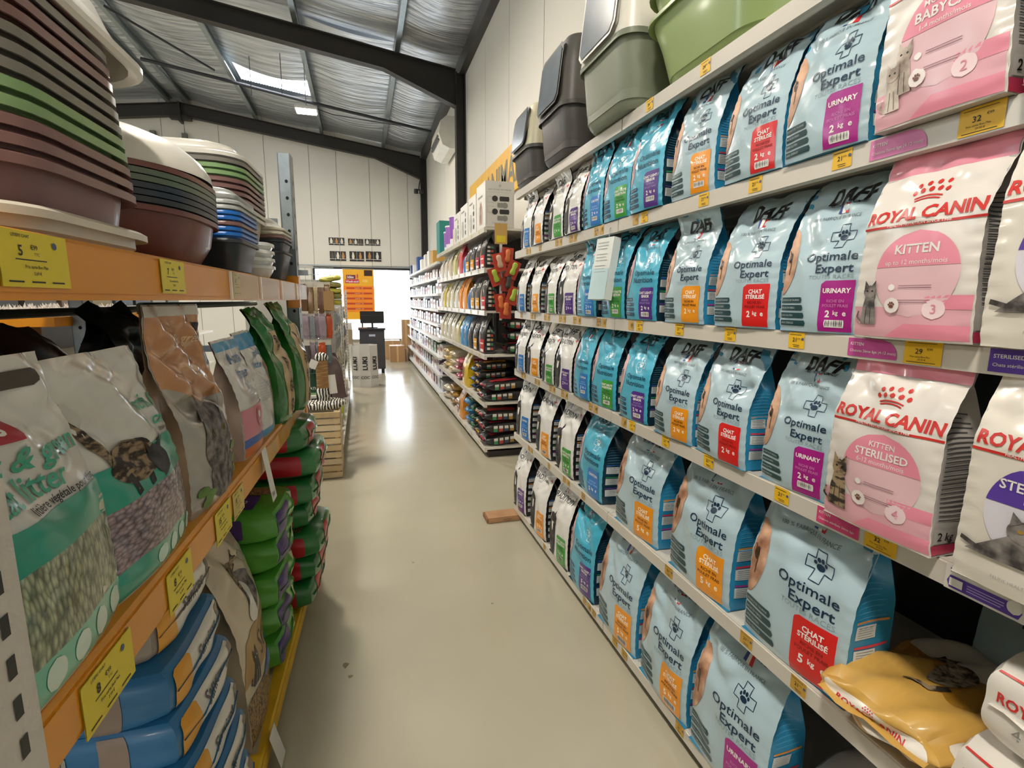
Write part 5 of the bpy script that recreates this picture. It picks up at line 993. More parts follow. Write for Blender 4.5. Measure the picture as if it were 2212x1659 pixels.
# white bowls, then the tall stack with a white top
for k in range(4): 
    o = oval_mesh(.24, .20, .05, M('e2e2dd', .25, coat=.4), .8, .006).build('food_bowl', None, True, 40); place(o, RL(-.12, 2.14, 1.523 + .027 * k), RZ); tag(o, 'white plastic bowl, %s from below, beneath the tall tray stack' % ORD[k], 'bowl', 'white bowls on the rack')
st4 = [(CRT, 'cream'), (CRT, 'cream'), (MAU, 'mauve'), (MAU, 'mauve'), (MAU, 'mauve'), (MAU, 'mauve'), (GRN, 'green'), (GRN, 'green'), (GRY, 'grey'), (WHT, 'white')]
for k, (mt, cn) in enumerate(st4):
    litter_tray('litter_tray', RL(-.385, 2.20, 1.633 + .0205 * k), .66, .44, .12, mt, '%s litter tray, %s from below in the wide stack behind the oval trays' % (cn, ORD[k]), 'litter trays in the wide stack', RZ, .10, taper=.87, lip=.016, skirt=.014)
litter_tray('litter_tray', RL(-.385, 2.20, 1.978), .64, .42, .045, WHT, 'white tray turned over on top of the wide stack', 'litter trays in the wide stack', RZ, .10, ry=R(180), taper=.86)
for k, (s, t_) in enumerate(((1.98, -.30), (2.36, -.30), (1.98, -.62), (2.36, -.62))): pass
o = MB().box((-.24, -.17, 0), (.24, .17, .10), M('c9c2b2', .5)).build('stack_plinth_box'); place(o, RL(-.52, 2.17, 1.523), RZ); tag(o, 'pale low carton under the wide stack of litter trays', 'box')
for k, (mt, cn) in enumerate(((DRK, 'black'), (DRK, 'black'), (MAU, 'brown'), (CRT, 'beige'), (CRT, 'beige'))):
    litter_tray('litter_tray', RL(-.15, 2.52, 1.523 + (0 if k == 0 else .03 + .016 * k)), .29, .25, .13, mt, '%s small deep tray, %s from below beside the grey upright' % (cn, ORD[k]), 'small trays beside the upright', RZ, .04, taper=.78, lip=.008, skirt=.008)
litter_tray('litter_tray', RL(-.15, 2.52, 1.79), .27, .23, .05, WHT, 'white lid on the small black trays beside the grey upright', 'small trays beside the upright', RZ, .05, ry=R(180), taper=.7, lip=.006)
# ------------------------------------------------------------------ litter bags on the middle level
def lbag(w, d, h, flap, seed, s, t, z, mf, ms, label, lean=.03, bend=.2, amp=.007, rz=0, **k):
    S = Bag(w, d, h, flap, seed, lean, bend, amp, k.get('rise', .6), .85, k.get('belly', .3)); o = S.body(MB(), mf, ms, None, 44, 28).build('litter_bag', None, True, 50)
    place(o, RL(t, s, z), R(90) + RZ + rz); tag(o, label, 'litter bag', 'cat litter bags on the left rack'); return o, S
FILMW = M('d8d8d2', .2, var=.04, coat=.6); TEAL = M('2f9f86', .25, var=.06, coat=.5)
o, S = lbag(.34, .12, .33, .075, 41, .705, -.066, .972, FILMW, M('c9cbc0', .2, var=.05, coat=.6), 'white and teal litter bag with green pellets, nearest on the left rack', bend=.12); fn = S.front; h = .33; P = MB(); e_ = .0014
P.patch(fn, .006, .055, 3, -.165, .165, 12, M('63b9a0', .25, coat=.5), e_); 
for k in range(6): P.ell(fn, -.135 + .055 * k, .03, .019, .02, M('cfe4d6', .3), e_ + .0008)
P.patch(fn, .055, .185, 12, -.165, .165, 24, PELG, e_); P.patch(fn, .165, .215, 4, -.165, .165, 12, TEAL, e_ + .0006)
P.tri(fn, [(.10, .06), (.165, .06), (.165, .19), (.15, .19)], M('c9cdb4', .25, coat=.5), e_ + .0010)
gt = M('49a88c', .3, var=0)
P.text(fn, 'soft & green', .158, .268, .042, gt, e_ + .0012, 'r', .02, .12); P.text(fn, 'cat litter', .10, .233, .042, gt, e_ + .0012, 'r', .02, .12); P.text(fn, 'litière végétale pour chat', .16, .2185, .0155, BLK, e_ + .0014, 'r', .012)
P.rrect(fn, -.06, .045, .306, .345, .001, M('a82a36', .35), e_ + .001, 8, 4); P.text(fn, 'filous', -.005, .316, .030, WHITE, e_ + .0018, 'c', .02); P.rrect(fn, -.165, -.155 + .03, .19, .225, .008, CATT, e_ + .002, 3, 3)
P.rrect(fn, .02, .125, .362, .385, .011, M('4b443c', .6), e_ + .001, 8, 5); P.build('front_print', o, True)
o, S = lbag(.30, .11, .29, .10, 42, 1.015, -.064, .972, FILMW, M('cfcfc8', .2, var=.05, coat=.6), 'white and teal litter bag with lilac pellets and a walking tabby', bend=.25, amp=.009); fn = S.front; P = MB()
P.patch(fn, .006, .05, 3, -.145, .145, 10, TEAL, e_)
for k in range(4): P.ell(fn, -.02 + .05 * k, .027, .018, .017, M('bfe0d2', .3), e_ + .0008)
P.patch(fn, .05, .165, 10, -.145, .145, 20, PELL, e_); P.patch(fn, .15, .215, 5, -.145, .145, 12, TEAL, e_ + .0006)
P.ell(fn, -.03, .205, .075, .035, CATB, e_ + .0014); P.ell(fn, .045, .185, .035, .028, CATK, e_ + .002); P.line(fn, [(-.09, .215), (-.12, .26), (-.14, .32)], .022, CATB, e_ + .0014, 4)
for x in (-.07, -.02, .03): P.line(fn, [(x, .19), (x + .01, .155)], .016, CATK, e_ + .0016, 2)
P.tri(fn, [(.02, .20), (.035, .205), (.018, .228)], CATK, e_ + .002); P.tri(fn, [(.06, .205), (.075, .2), (.078, .228)], CATK, e_ + .002)
P.text(fn, 'soft &', .13, .275, .034, gt, e_ + .0012, 'r', .02, .12); P.text(fn, 'cat', .13, .24, .034, gt, e_ + .0012, 'r', .02, .12); P.text(fn, 'litière', .135, .223, .014, BLK, e_ + .0016, 'r', .012); P.build('front_print', o, True)
ORF = M('c08a5c', .2, var=.12, scale=5, coat=.6)
o, S = lbag(.32, .13, .335, .13, 43, 1.35, -.07, .972, M('a9a49a', .2, var=.12, scale=6, coat=.6), M('b39a80', .25, var=.1, coat=.6), 'tall litter bag with peach top, handle slot and big grey cat face', bend=-.05, amp=.010); fn = S.front; P = MB()
P.patch(fn, .29, .455, 10, -.155, .155, 16, ORF, e_); P.patch(fn, .24, .30, 5, lambda z: -.155 + (.30 - z) * 2.2, .155, 10, ORF, e_); P.patch(fn, .44, .462, 2, -.157, .157, 10, M('d9d6cc', .3, coat=.5), e_ + .001)
P.ell(fn, .0, .15, .085, .085, CATG, e_ + .0008, 10); P.ell(fn, .02, .05, .10, .05, CATG, e_ + .0006, 8)
for x in (-.055, .055): P.tri(fn, [(x - .025, .20), (x + .025, .21), (x * 1.15, .265)], CATG, e_ + .001); P.ell(fn, x * .65, .165, .014, .010, M('8a6a28', .2), e_ + .002, 6); P.ell(fn, x * .65, .165, .006, .009, BLK, e_ + .0026, 5)
P.tri(fn, [(-.012, .135), (.012, .135), (0, .122)], M('5a4240', .4), e_ + .002)
for x, z in ((-.12, .05), (-.09, .035), (-.1, .02), (.12, .06), (.1, .1), (.13, .03)): P.ell(fn, x, z, .022, .012, M('5f8a34', .4, var=.2), e_ + .0016)
P.text(fn, 'soft & green', .02, .375, .032, M('d9b892', .3), e_ + .0012, 'c', .02, .12); P.rrect(fn, .075, .145, .395, .42, .012, M('2a2838', .6), e_ + .0018, 8, 5); P.build('front_print', o, True)
PKF = M('dcdad6', .22, var=.03, coat=.5)
o, S = lbag(.24, .11, .30, .06, 44, 1.74, -.062, .972, PKF, M('cdbcb2', .25, coat=.5), 'white litter bag with pink badge, blue stripe and orange base', bend=.3, amp=.007); fn = S.front; P = MB()
P.patch(fn, .006, .035, 2, -.115, .115, 8, M('d07030', .3), e_); P.patch(fn, .035, .06, 2, -.115, .115, 8, M('2b62b0', .3), e_); P.patch(fn, .06, .15, 6, -.115, .115, 8, M('d98a98', .3, var=.05), e_)
P.ell(fn, .02, .108, .042, .036, M('b83a52', .3), e_ + .001); P.ell(fn, .015, .116, .014, .012, WHITE, e_ + .0018); P.text(fn, 'baby powder', .02, .09, .010, WHITE, e_ + .0018, 'c'); P.text(fn, 'Animal', .0, .285, .044, M('3a6f9e', .3, var=0), e_ + .001, 'c', .008); P.text(fn, 'litter', .0, .238, .044, M('3a6f9e', .3, var=0), e_ + .001, 'c', .008); P.text(fn, 'for cats', .02, .21, .022, M('8a98a4', .4), e_ + .001, 'c'); lines(P, fn, -.05, .08, .2, 6, .008, .002, M('b9a9ac', .4), e_ + .001)
P.patch(fn, .325, .352, 2, -.117, .117, 8, M('4a9cc8', .3), e_); P.build('front_print', o, True)
o, S = lbag(.22, .10, .31, .06, 45, 1.975, -.065, .972, PKF, M('cfcac2', .25, coat=.5), 'white litter bag with light blue top and tabby cat, beside green bags', bend=.4, amp=.007); fn = S.front; P = MB()
P.text(fn, 'material', .01, .28, .034, M('3a86b8', .3, var=0), e_, 'c', .006); P.text(fn, 'litter', -.01, .24, .034, M('3a86b8', .3, var=0), e_, 'c', .006); P.patch(fn, .31, .36, 3, -.107, .107, 8, M('3f98c8', .3), e_); P.ell(fn, .075, .16, .028, .10, CATT, e_, 8); P.patch(fn, .006, .03, 2, -.105, .105, 8, M('3f98c8', .3), e_); lines(P, fn, -.08, .05, .2, 8, .01, .002, M('a9a9ac', .4), e_); P.build('front_print', o, True)
GRF = M('23762c', .25, var=.12, coat=.5); TANF = M('c4a878', .3, var=.08, coat=.4)
for k, (s, z, h) in enumerate(((2.22, .972, .38), (2.48, .972, .40))):
    o, S = lbag(.26, .17, h, .07, 46 + k, s, -.07 + .03 * k, z, GRF, GRF, 'green litter bag with tan cat panel, %s' % ('beside the blue-topped bag' if k == 0 else 'closest to the grey upright'), bend=.55, amp=.008); fn = S.front; P = MB()
    P.patch(fn, .02, h * .92, 12, -.07, .122, 8, TANF, e_)
    for j in range(4): P.ell(fn, -.01, .05 + .085 * j, .024, .032, CATB, e_ + .001); P.ell(fn, .055, .085 + .085 * j, .022, .028, M('a9a59c', .4), e_ + .001); P.ell(fn, .10, .05 + .085 * j, .016, .028, CATB, e_ + .001)
    P.build('front_print', o, True); G = MB(); sd = S.side(-1); G.patch(sd, .02, .05, 2, .1, .9, 4, M('1f5a26', .4), .002); G.build('gusset_print', o, True)
# things farther back on this level
for k, (s, t_, w, h, c, lb) in enumerate(((.85, -.42, .5, .40, '5a3a30', 'big dark brown litter bag behind the teal bags'), (1.42, -.45, .34, .38, '4f332c', 'second dark brown litter bag deeper in the rack'), (1.75, -.36, .26, .42, '151515', 'black crumpled bag top behind the white litter bags'), (2.05, -.34, .24, .41, '1c1c1e', 'black bag behind the blue-topped litter bag'))):
    S = Bag(w, .2, h, .04, 60 + k, .0, .9, .014, .6); o = S.body(MB(), M(c, .35, var=.2, coat=.3), M(c, .35, var=.2), None, 24, 16).build('litter_bag', None, True, 50); place(o, RL(t_, s, .972), R(90) + RZ); tag(o, lb, 'litter bag')
fluff = tex('white_fluff', 'noise', 'b9b2a8', 'e9e6e0', 60, .9, .35, .6, bump=1.0)
m = MB()
for k in range(220): 
    a, q = rnd.uniform(0, 6.28), rnd.uniform(0, 1) ** .5; x, y = .16 * q * math.cos(a), .42 * q * math.sin(a); r = .022
    m.add([(x - r, y, -.01), (x + r, y - r, -.01), (x + r * .4, y + r, -.01), (x + rnd.uniform(-.03, .03), y + rnd.uniform(-.03, .03), rnd.uniform(.03, .06))], [(0, 1, 3), (1, 2, 3), (2, 0, 3)], fluff)
tm = M('8a6a3c', .6); t = empty('cat_tree', RL(-1.12, 3.0, .0), RZ); tag(t, 'white fluffy cat tree platform on posts behind the pallet rack', 'cat tree')
f_o = m.build('fluffy_cover', t); f_o.location = (0, 0, 1.37); tag(f_o, kind='stuff'); MB().box((-.17, -.43, 1.33), (.17, .43, 1.37), ORANGE).build('platform', t); MB().cyl(0, -.3, 0.03, 1.33, .045, tm).build('post', t, True, 40); MB().cyl(0, .3, 0.03, 1.33, .045, tm).build('post', t, True, 40)
MB().box((-.25, -.45, 0), (.25, .45, .03), M('6a5a48', .7)).build('base', t)
# ------------------------------------------------------------------ sacks on the bottom level
SKB = M('2b6ea0', .38, var=.06, coat=.15); SW = M('d9d6ce', .3, coat=.2); SO = M('e0a030', .35, var=.03); SBR = M('8f7f74', .4)
def sani(z, k, s=1.30, dt=0., col=SKB, lab=''):
    S = Sack(.62, .36, .122, 90 + k, .003, .10, .22); o = S.body(MB(), col, 14).build('litter_sack', None, True)
    # the sack's long axis points into the rack, its end faces the aisle
    m = MB(); fe = S.face(0, 1); m.rrect(fe, -.15, .15, -.048, .05, .004, SW, .002, 10, 4); m.rrect(fe, -.165, -.09, -.055, .05, .01, SO, .003, 4, 3); m.text(fe, 'Sanicat', .02, -.008, .050, M('3a4044', .4), .004, 'c', .02, .1); m.rrect(fe, .12, .16, -.03, .04, .004, SBR, .003, 2, 2); m.build('end_print', o, True)
    m = MB(); fy = S.face(1, -1); m.rrect(fy, .17, .225, -.06, .055, .002, SBR, .002, 3, 4); m.rrect(fy, .02, .11, -.03, .035, .004, M('a39c90', .45), .002, 4, 3); q = random.Random(k)
    for j in range(16): m.rrect(fy, .026 + .005 * j, .026 + .005 * j + q.uniform(.001, .0032), -.022, .028, .0004, BLK, .003, 1, 2)
    lines(m, fy, -.22, -.02, .02, 4, .014, .003, M('4b87b4', .4), .002, k); m.text(fy, 'Sanicat', -.12, .0, .03, M('6a9cc4', .4), .0022, 'c'); m.build('side_print', o, True)
    place(o, RL(-.345 + dt, s, z), RZ + R(rnd.uniform(-2, 2))); tag(o, lab, 'litter sack', 'blue litter sacks on the bottom level'); return o
for k in range(5): sani(.10 + .118 * k, k, 1.25 + .012 * (k % 2), .035 - .012 * k, SKB, 'blue litter sack with orange and white end, %s in the bottom pile' % NM[k])
sani(.692, 9, 1.28, -.04, M('8a8078', .4, var=.1, coat=.3), 'grey-brown litter sack lying on top of the blue pile')
S = Bag(.34, .15, .58, .07, 77, .05, .3, .010, .66, .85, .3); o = S.body(MB(), M('cbbda4', .35, var=.04, coat=.25), M('b8a88c', .4), None, 44, 28).build('litter_bag', None, True, 50); fn = S.front; P = MB()
P.patch(fn, .006, .15, 10, -.165, .165, 24, GRAIN, e_); P.patch(fn, .20, .33, 8, lambda z: -.165 + (z - .2) * .3, .165, 14, M('a8854a', .35, var=.06), e_); P.patch(fn, .13, .22, 8, lambda z: -.03 + (z - .13) * 1.2, lambda z: .165, 10, M('a8854a', .35, var=.06), e_)
P.patch(fn, .125, .19, 5, lambda z: -.03 + (z - .125) * .8, .16, 10, M('2a6fb8', .35), e_ + .001); P.text(fn, 'cat litter', .07, .148, .022, WHITE, e_ + .002, 'c', .01); P.text(fn, 'Star', .045, .225, .10, M('3a2a1e', .4), e_ + .001, 'c', .0, .25); cat_sit(P, fn, -.085, .17, .12, BLK, e_ + .001, M('d9c9a0', .4))
P.ell(fn, .03, .42, .075, .07, CATG, e_ + .001, 10); P.ell(fn, -.02, .50, .05, .045, CATB, e_ + .0016, 8); P.ell(fn, .0, .40, .04, .07, M('e0dcd2', .4), e_ + .0014)
for x in (-.06, .015): P.tri(fn, [(x - .01, .53), (x + .03, .53), (x + .008, .57)], CATB, e_ + .002); P.ell(fn, x * .45 - .007, .505, .008, .006, BLK, e_ + .0024, 5)
for x, z in ((.08, .55), (.12, .50)): P.line(fn, [(x + .022 * math.cos(a), z + .022 * math.sin(a)) for a in [j * math.pi / 6 for j in range(13)]], .002, M('7a6a54', .4), e_)
P.build('front_print', o, True); place(o, RL(-.10, 1.66, .10), R(90) + RZ + R(4)); tag(o, 'tall beige litter bag with a grey tabby and black cat, beside the blue sacks', 'litter bag', 'cat litter bags on the left rack')
def gsack(z, k, s, W_, t, bcol, c2, lab, grp, prints, L=.55, H=.12, rz=0):
    S = Sack(L, W_, H, 120 + k, .004, .16, .35); o = S.body(MB(), bcol, 14).build('litter_sack', None, True); m = MB(); fy = S.face(1, -1); fe = S.face(0, 1); ft = S.face(2, 1)
    prints(m, fy, fe, ft, W_, L, H, c2); m.build('sack_print', o, True); place(o, RL(t, s, z), RZ + rz); tag(o, lab, 'litter sack', grp); return o
PUR_ = M('45306e', .35, var=.05); GR2 = M('4f9a34', .3, var=.1, coat=.3); GR3 = M('1f6a30', .3, var=.12, coat=.4); RED_ = M('b3202c', .35, var=.05)
def pgp(m, fy, fe, ft, W_, L, H, c2):
    m.rrect(fe, -W_ * .48, -W_ * .02, -H * .38, H * .42, .004, PUR_, .002, 6, 4); m.line(fe, [(W_ * .18, -H * .4), (W_ * .34, H * .42)], .045, M('c9c9a8', .4), .002, 3); lines(m, fe, -W_ * .4, -W_ * .1, H * .2, 3, .014, .002, M('8a78b0', .4), .003)
    m.rrect(ft, -L * .1, L * .36, -W_ * .42, W_ * .0, .004, PUR_, .002, 6, 3); m.text(ft, '000', .13, -.08, .05, M('c9c0e0', .4), .003, 'c', .02); m.rrect(ft, -L * .1, L * .42, W_ * .02, W_ * .30, .004, GRAIN, .002, 8, 3); m.rrect(fy, -L * .1, L * .3, -H * .3, H * .35, .004, PUR_, .002, 5, 3)
for k in range(5): gsack(.10 + .126 * k, k, 1.99 + .008 * (k % 2), .32, -.285 + .006 * k, GR2, None, 'light green and purple litter sack, %s in its pile' % NM[k], 'green and purple litter sacks', pgp, .56, .13)
def rgp(m, fy, fe, ft, W_, L, H, c2):
    m.rrect(fy, L * .0, L * .40, -H * .40, H * .42, .004, RED_, .002, 6, 4); m.rrect(fy, -L * .1, -L * .0, -H * .36, H * .36, .004, M('d9d0bc', .4), .002, 3, 3); m.text(fy, "Cat's Best", -L * .05 + .010, -.036, .018, M('3a3028', .4), .003, 'l', .02, 0, 1, R(90)); m.ell(fy, -L * .18, 0, .035, .035, M('b9b48a', .4), .002); m.rrect(fe, -W_ * .3, W_ * .05, -H * .4, H * .42, .006, RED_, .002, 5, 4); m.rrect(ft, -L * .05, L * .38, -W_ * .45, W_ * .1, .006, GRAIN, .002, 6, 4); m.rrect(ft, .0, L * .3, W_ * .12, W_ * .4, .006, RED_, .002, 5, 3); m.line(fe, [(W_ * .25, -H * .35), (W_ * .36, H * .4)], .03, M('c9d0b0', .4), .002, 3)
for k in range(7): gsack(.10 + .119 * k, 20 + k, 2.40 + .012 * (k % 2), .40, -.235 + .02 * (k % 3), GR3, None, 'dark green and red litter sack, %s in the tall pile beyond the purple ones' % ORD[k], 'green and red litter sacks', rgp, .60, .125, R(rnd.uniform(-3, 3)))
# hanging price tags
t = MB().box((-.0012, -.028, -.17), (.0, .028, 0), M('e2ded4', .5)).build('hanging_tag'); place(t, RL(.012, 1.71, .985), RZ, 0, R(-8)); tag(t, 'long white paper tag hanging from the middle orange beam', 'paper tag')
barcode(m := MB(), flat((.0004, 0, -.16), (0, 1, 0), (0, 0, 1), (1, 0, 0)), -.02, 0, .035, .02, .0004); m.build('barcode', t)
t = MB().box((-.0012, -.032, -.115), (.0, .032, 0), M('d9d6cf', .5)).build('hanging_tag'); place(t, RL(.012, 1.545, .125), RZ, 0, R(-14)); tag(t, 'white paper tag hanging over the yellow floor beam', 'paper tag')
# white panel with black checks at the left edge
t = empty('checked_hanging', RL(.0, .50, 0), RZ); tag(t, 'white felt strip with black rectangles hanging at the left edge of the photo', 'hanging strip')
MB().box((.001, -.06, .865), (.012, .125, 1.27), M('cfcbc2', .8, bump=.3), .002).build('panel', t); m = MB(); fk = flat((.0125, -.01, .87), (0, 1, 0), (0, 0, 1), (1, 0, 0))
for j in range(8):
    for i in range(3): m.rrect(fk, .012 + .042 * i, .026 + .042 * i, .01 + .046 * j + .022 * (i % 2), .034 + .046 * j + .022 * (i % 2), .001, BLK, .0006, 1, 1)
tag(m.build('check_print', t), kind='stuff')
# ------------------------------------------------------------------ left aisle beyond the rack: crates, cat scratcher, hook gondola
WD = tex('pale_wood', 'wave', 'c9a877', 'dcc195', 3, .6, .3, .7, (1, 1, 8)); WDS = [M('dfc69c', .6, var=.08, scale=14), M('d8bd90', .6, var=.08, scale=14), M('e6d0ab', .6, var=.07, scale=14)]
def crate(z, h, n, lab, x0=-.58, x1=-.205, y0=4.25, y1=4.62):
    t = empty('wooden_crate', ((x0 + x1) / 2, y0, z)); tag(t, lab, 'crate', 'slatted crates'); w = (x1 - x0) / 2; p = h / n
    for k in range(n):
        MB().box((-w, 0, p * k + .006), (w, .012, p * (k + 1) - .006), WDS[k % 3], .0015).build('slat', t)
        MB().box((w - .012, .012, p * k + .006), (w, y1 - y0 - .012, p * (k + 1) - .006), WDS[(k + 1) % 3], .0015).build('slat', t)
    for x in (-w + .015, w - .03):
        MB().box((x - .015, .013, 0), (x + .015, .035, h), WDS[0]).build('corner_post', t); MB().box((x - .015, y1 - y0 - .035, 0), (x + .015, y1 - y0 - .013, h), WDS[0]).build('corner_post', t)
    MB().box((-w + .01, .03, .01), (w - .013, y1 - y0 - .03, .02), WDS[1]).build('crate_floor', t)
crate(0, .285, 5, 'lower slatted wooden crate standing on the floor beyond the litter sacks'); crate(.287, .275, 5, 'upper slatted wooden crate under the zebra cat scratcher')
ZEB = tex('zebra_plush', 'wave', '1a1816', 'ded9cf', 14, .9, .42, .5, (1, 1, 1), bump=.4)
SIS = tex('sisal_rope', 'wave', '9a7348', 'c39c66', 90, .8, .2, .8, (.02, .02, 1), bump=.5)
t = empty('cat_scratcher', (-.335, 4.43, .566)); tag(t, 'cat scratching post with zebra plush base and sisal column on the crates', 'cat scratcher')
m = MB(); rg = lambda r, z: [(r * math.cos(a), r * math.sin(a), z + rnd.uniform(-.002, .002)) for a in [2 * math.pi * k / 36 for k in range(36)]]
m.loft([rg(.13, 0), rg(.155, .01), rg(.16, .035), rg(.15, .055), rg(.11, .062), rg(.01, .064)], ZEB, True, True, True); m.build('plush_base', t, True)
m = MB(); m.loft([rg(.052, .06), rg(.054, .10), rg(.052, .165)], ZEB, True, False, True); m.build('plush_cuff', t, True)
m = MB(); m.cyl(.0, 0, .165, .40, .047, SIS, 32); m.build('sisal_column', t, True, 40)
m = MB(); m.loft([rg(.05, .395), rg(.056, .41), rg(.05, .435), rg(.03, .452), rg(.005, .457)], ZEB, True, True, True); m.build('plush_cap', t, True)
o = MB().box((-.03, -.001, -.07), (.03, .001, 0), M('e6e3da', .6)).build('price_tag', t); o.location = (-.045, -.06, .40); o.rotation_euler = (0, R(25), 0)
gl_ = empty('hook_gondola', (0, 0, 0)); tag(gl_, 'white hook gondola on the left holding hanging treats, grid on top', 'gondola')
GW = M('cfcdc6', .4, var=.03)
MB().box((-.95, 4.72, .02), (-.24, 8.55, .14), M('8f8b82', .5)).build('base_plinth', gl_); MB().box((-.98, 4.68, .14), (-.205, 8.58, .165), GW).build('base_shelf', gl_)
for k in range(4): MB().box((-.60, 4.86 + .93 * k, .165), (-.57, 4.86 + .93 * k + .925, 1.55), GW).build('back_panel', gl_)
MB().box((-.95, 4.80, .165), (-.24, 4.82, 1.62), M('bdbab2', .5)).build('end_panel', gl_)
for k in range(2): MB().box((-.53, 6.35, .75 + .42 * k), (-.235, 6.37, .75 + .42 * k + .41), M('b6b5b0', .4)).build('divider_panel', gl_)
for y in (6.4, 8.5): 
    MB().box((-.25, y - .02, .16), (-.22, y + .02, 1.6), GW).build('slotted_upright', gl_); m = MB()
    for k in range(30): m.rrect(flat((-.235, y - .0205, 0), (1, 0, 0), (0, 0, 1), (0, -1, 0)), -.004, .004, .2 + .045 * k, .222 + .045 * k, .001, BLK, .0005, 1, 1)
    tag(m.build('slots', gl_), kind='stuff')
m = MB(); 
for k in range(14): m.tube([(-.9 + .05 * k, 4.74, 1.60), (-.9 + .05 * k, 4.74, 1.72)], .002, GALV, 5)
for z in (1.60, 1.66, 1.72): m.tube([(-.92, 4.74, z), (-.22, 4.74, z)], .0025, GALV, 5)
tag(m.build('wire_grid', gl_), kind='stuff')
FOILB = M('b9bec2', .2, .5, var=.1, coat=.4)
HK = 'hanging treat packs on the hook gondola'
hn = [0]
def hang(x, y, z, w, h, col, lab, head='d9d2c4', d=.02, rz=0, cat='treat pack', name='treat_pack'):
    """blister pack hanging from the hook at (x, y, z)"""
    hn[0] += 1; t = empty(name, (x, y, z), rz); tag(t, lab, cat, HK); c = M(col, .3, var=.15, scale=25, coat=.4)
    MB().box((-w / 2, -.001, -.045), (w / 2, .001, 0), M(head, .5)).build('header', t)
    S = Sack(h - .04, w, d, hn[0], .003, .6, .5); o = S.body(MB(), c, 6).build('pouch', t, True); o.rotation_euler = (0, R(90), 0); o.location = (-d / 2, 0, -.04 - (h - .04) / 2); o.rotation_euler = (R(90), R(90), 0); o.location = (0, d / 2, -.04 - (h - .04) / 2)
    return t
def hook(x, y, z, l=.25): MB().tube([(x, y, z), (x, y - l, z), (x, y - l - .01, z + .012)], .0025, GALV, 6).build('hook', gl_)
cn_ = {'6b4a30': 'dark brown', '8a6a48': 'brown', 'c9b48a': 'beige', 'b5b23c': 'yellow-green', 'a08f9a': 'mauve', 'c2501e': 'orange', '8f9aa0': 'silver-grey', '5c7076': 'teal-grey', '2c4a38': 'dark green', '4a4440': 'charcoal', 'b0a48c': 'sand'}
RW = ['top', 'second', 'third', 'lowest']
def row(i, z, x0, n, dx, cols, w, h):
    hook(x0 + dx * n / 2, 4.80, z, .26)
    for k in range(n):
        c = cols[k % len(cols)]; hang(x0 + dx * k, 4.56 + .03 * (k % 3), z - .005, w, h, c, '%s hanging treat pack, %s hook row, %s from left' % (cn_[c], RW[i], ORD[k]), rz=R(rnd.uniform(-15, 15)))
row(0, 1.60, -.455, 5, .045, ['6b4a30', '8a6a48', 'c9b48a'], .055, .24)
row(1, 1.36, -.455, 5, .045, ['a08f9a', '8f9aa0', 'a08f9a', 'a08f9a', 'c2501e'], .06, .21); row(2, 1.12, -.46, 5, .042, ['4a4440', 'a08f9a', '8f9aa0', 'c2501e', '5c7076'], .06, .20); row(3, .92, -.46, 3, .07, ['2c4a38', '2c4a38', '2c4a38'], .075, .16)
for k in range(5):
    S = Sack(.17, .14, .045, 210 + k, .003, .3, .5); o = S.body(MB(), M('b9b548' if k % 2 == 0 else '8c8a50', .3, var=.2, coat=.4), 8).build('treat_tray', None, True); place(o, (-.245, 4.66, 1.41 + .048 * k), 0); tag(o, 'yellow-green wrapped chew roll, %s in its hanging column' % ['lowest', 'second from below', 'middle', 'fourth from below', 'topmost'][k], 'chew roll', HK)
t = carton('cardboard_display', -.30, -.22, 4.52, 4.60, 1.36, .16, 'b08a58', 'small brown cardboard display between the treats and the rolls')
hook(-.245, 4.78, 1.655, .12); hook(-.245, 4.78, 1.365, .14)
for i, (z, cols) in enumerate(((1.36, ['8f9aa0', '5c7076']), (1.14, ['8f9aa0', 'a08f9a']), (.92, ['b0a48c', '8f9aa0']), (.70, ['b0a48c', '4a4440']))):
    for k in range(7):
        y = 4.95 + .2 * k; c = cols[k % 2]; hang(-.255 - .01 * (k % 2), y, z, .07, .19, c, '%s clear pouch on the aisle side, %s row, %s from the near end' % (cn_[c], RW[i], ORD[k]), rz=R(80))
    MB().tube([(-.57, 5.6, z + .002), (-.24, 5.6, z + .002)], .003, GALV, 6).build('hook', gl_)
    for k in range(4):
        y = 6.6 + .42 * k; c = ['4a4440', 'b0a48c', '8f9aa0', '5c7076'][(k + i) % 4]; hang(-.25, y, z, .08, .18, c, '%s pouch on the far aisle side, %s row, %s from the near end' % (cn_[c], RW[i], ORD[k]), rz=R(80))
carton('green_box', -.50, -.34, 4.50, 4.66, .66, .18, '1e4a34', 'dark green box with white letters beside the scratching post', prnt=lambda m, f, w, fs, d, h: (m.text(f, 'NATURE', w - .004, .045, .032, WHITE, .001, 'r', .02), m.rrect(f, 0, w, .0, .02, .001, GRN, .001, 1, 1)))
MB().box((-.95, 4.44, .64), (-.30, 4.80, .66), GW).build('small_shelf', gl_)
S = Bag(.17, .07, .36, .04, 222, .05, .3, .006); o = S.body(MB(), M('6d5a5c', .2, var=.1, coat=.6), M('4f4246', .3), None, 20, 12).build('blister_pack', None, True, 50); place(o, (-.235, 4.60, .60), R(50), R(-6)); tag(o, 'curved mauve blister pack leaning right of the scratching post', 'toy pack')
o = MB().box((-.035, -.002, 0), (.035, .002, .16), M('e2e0da', .5)).build('white_card'); place(o, (-.255, 4.50, .665), R(35), R(-10)); tag(o, 'white card leaning behind the scratching post', 'card')
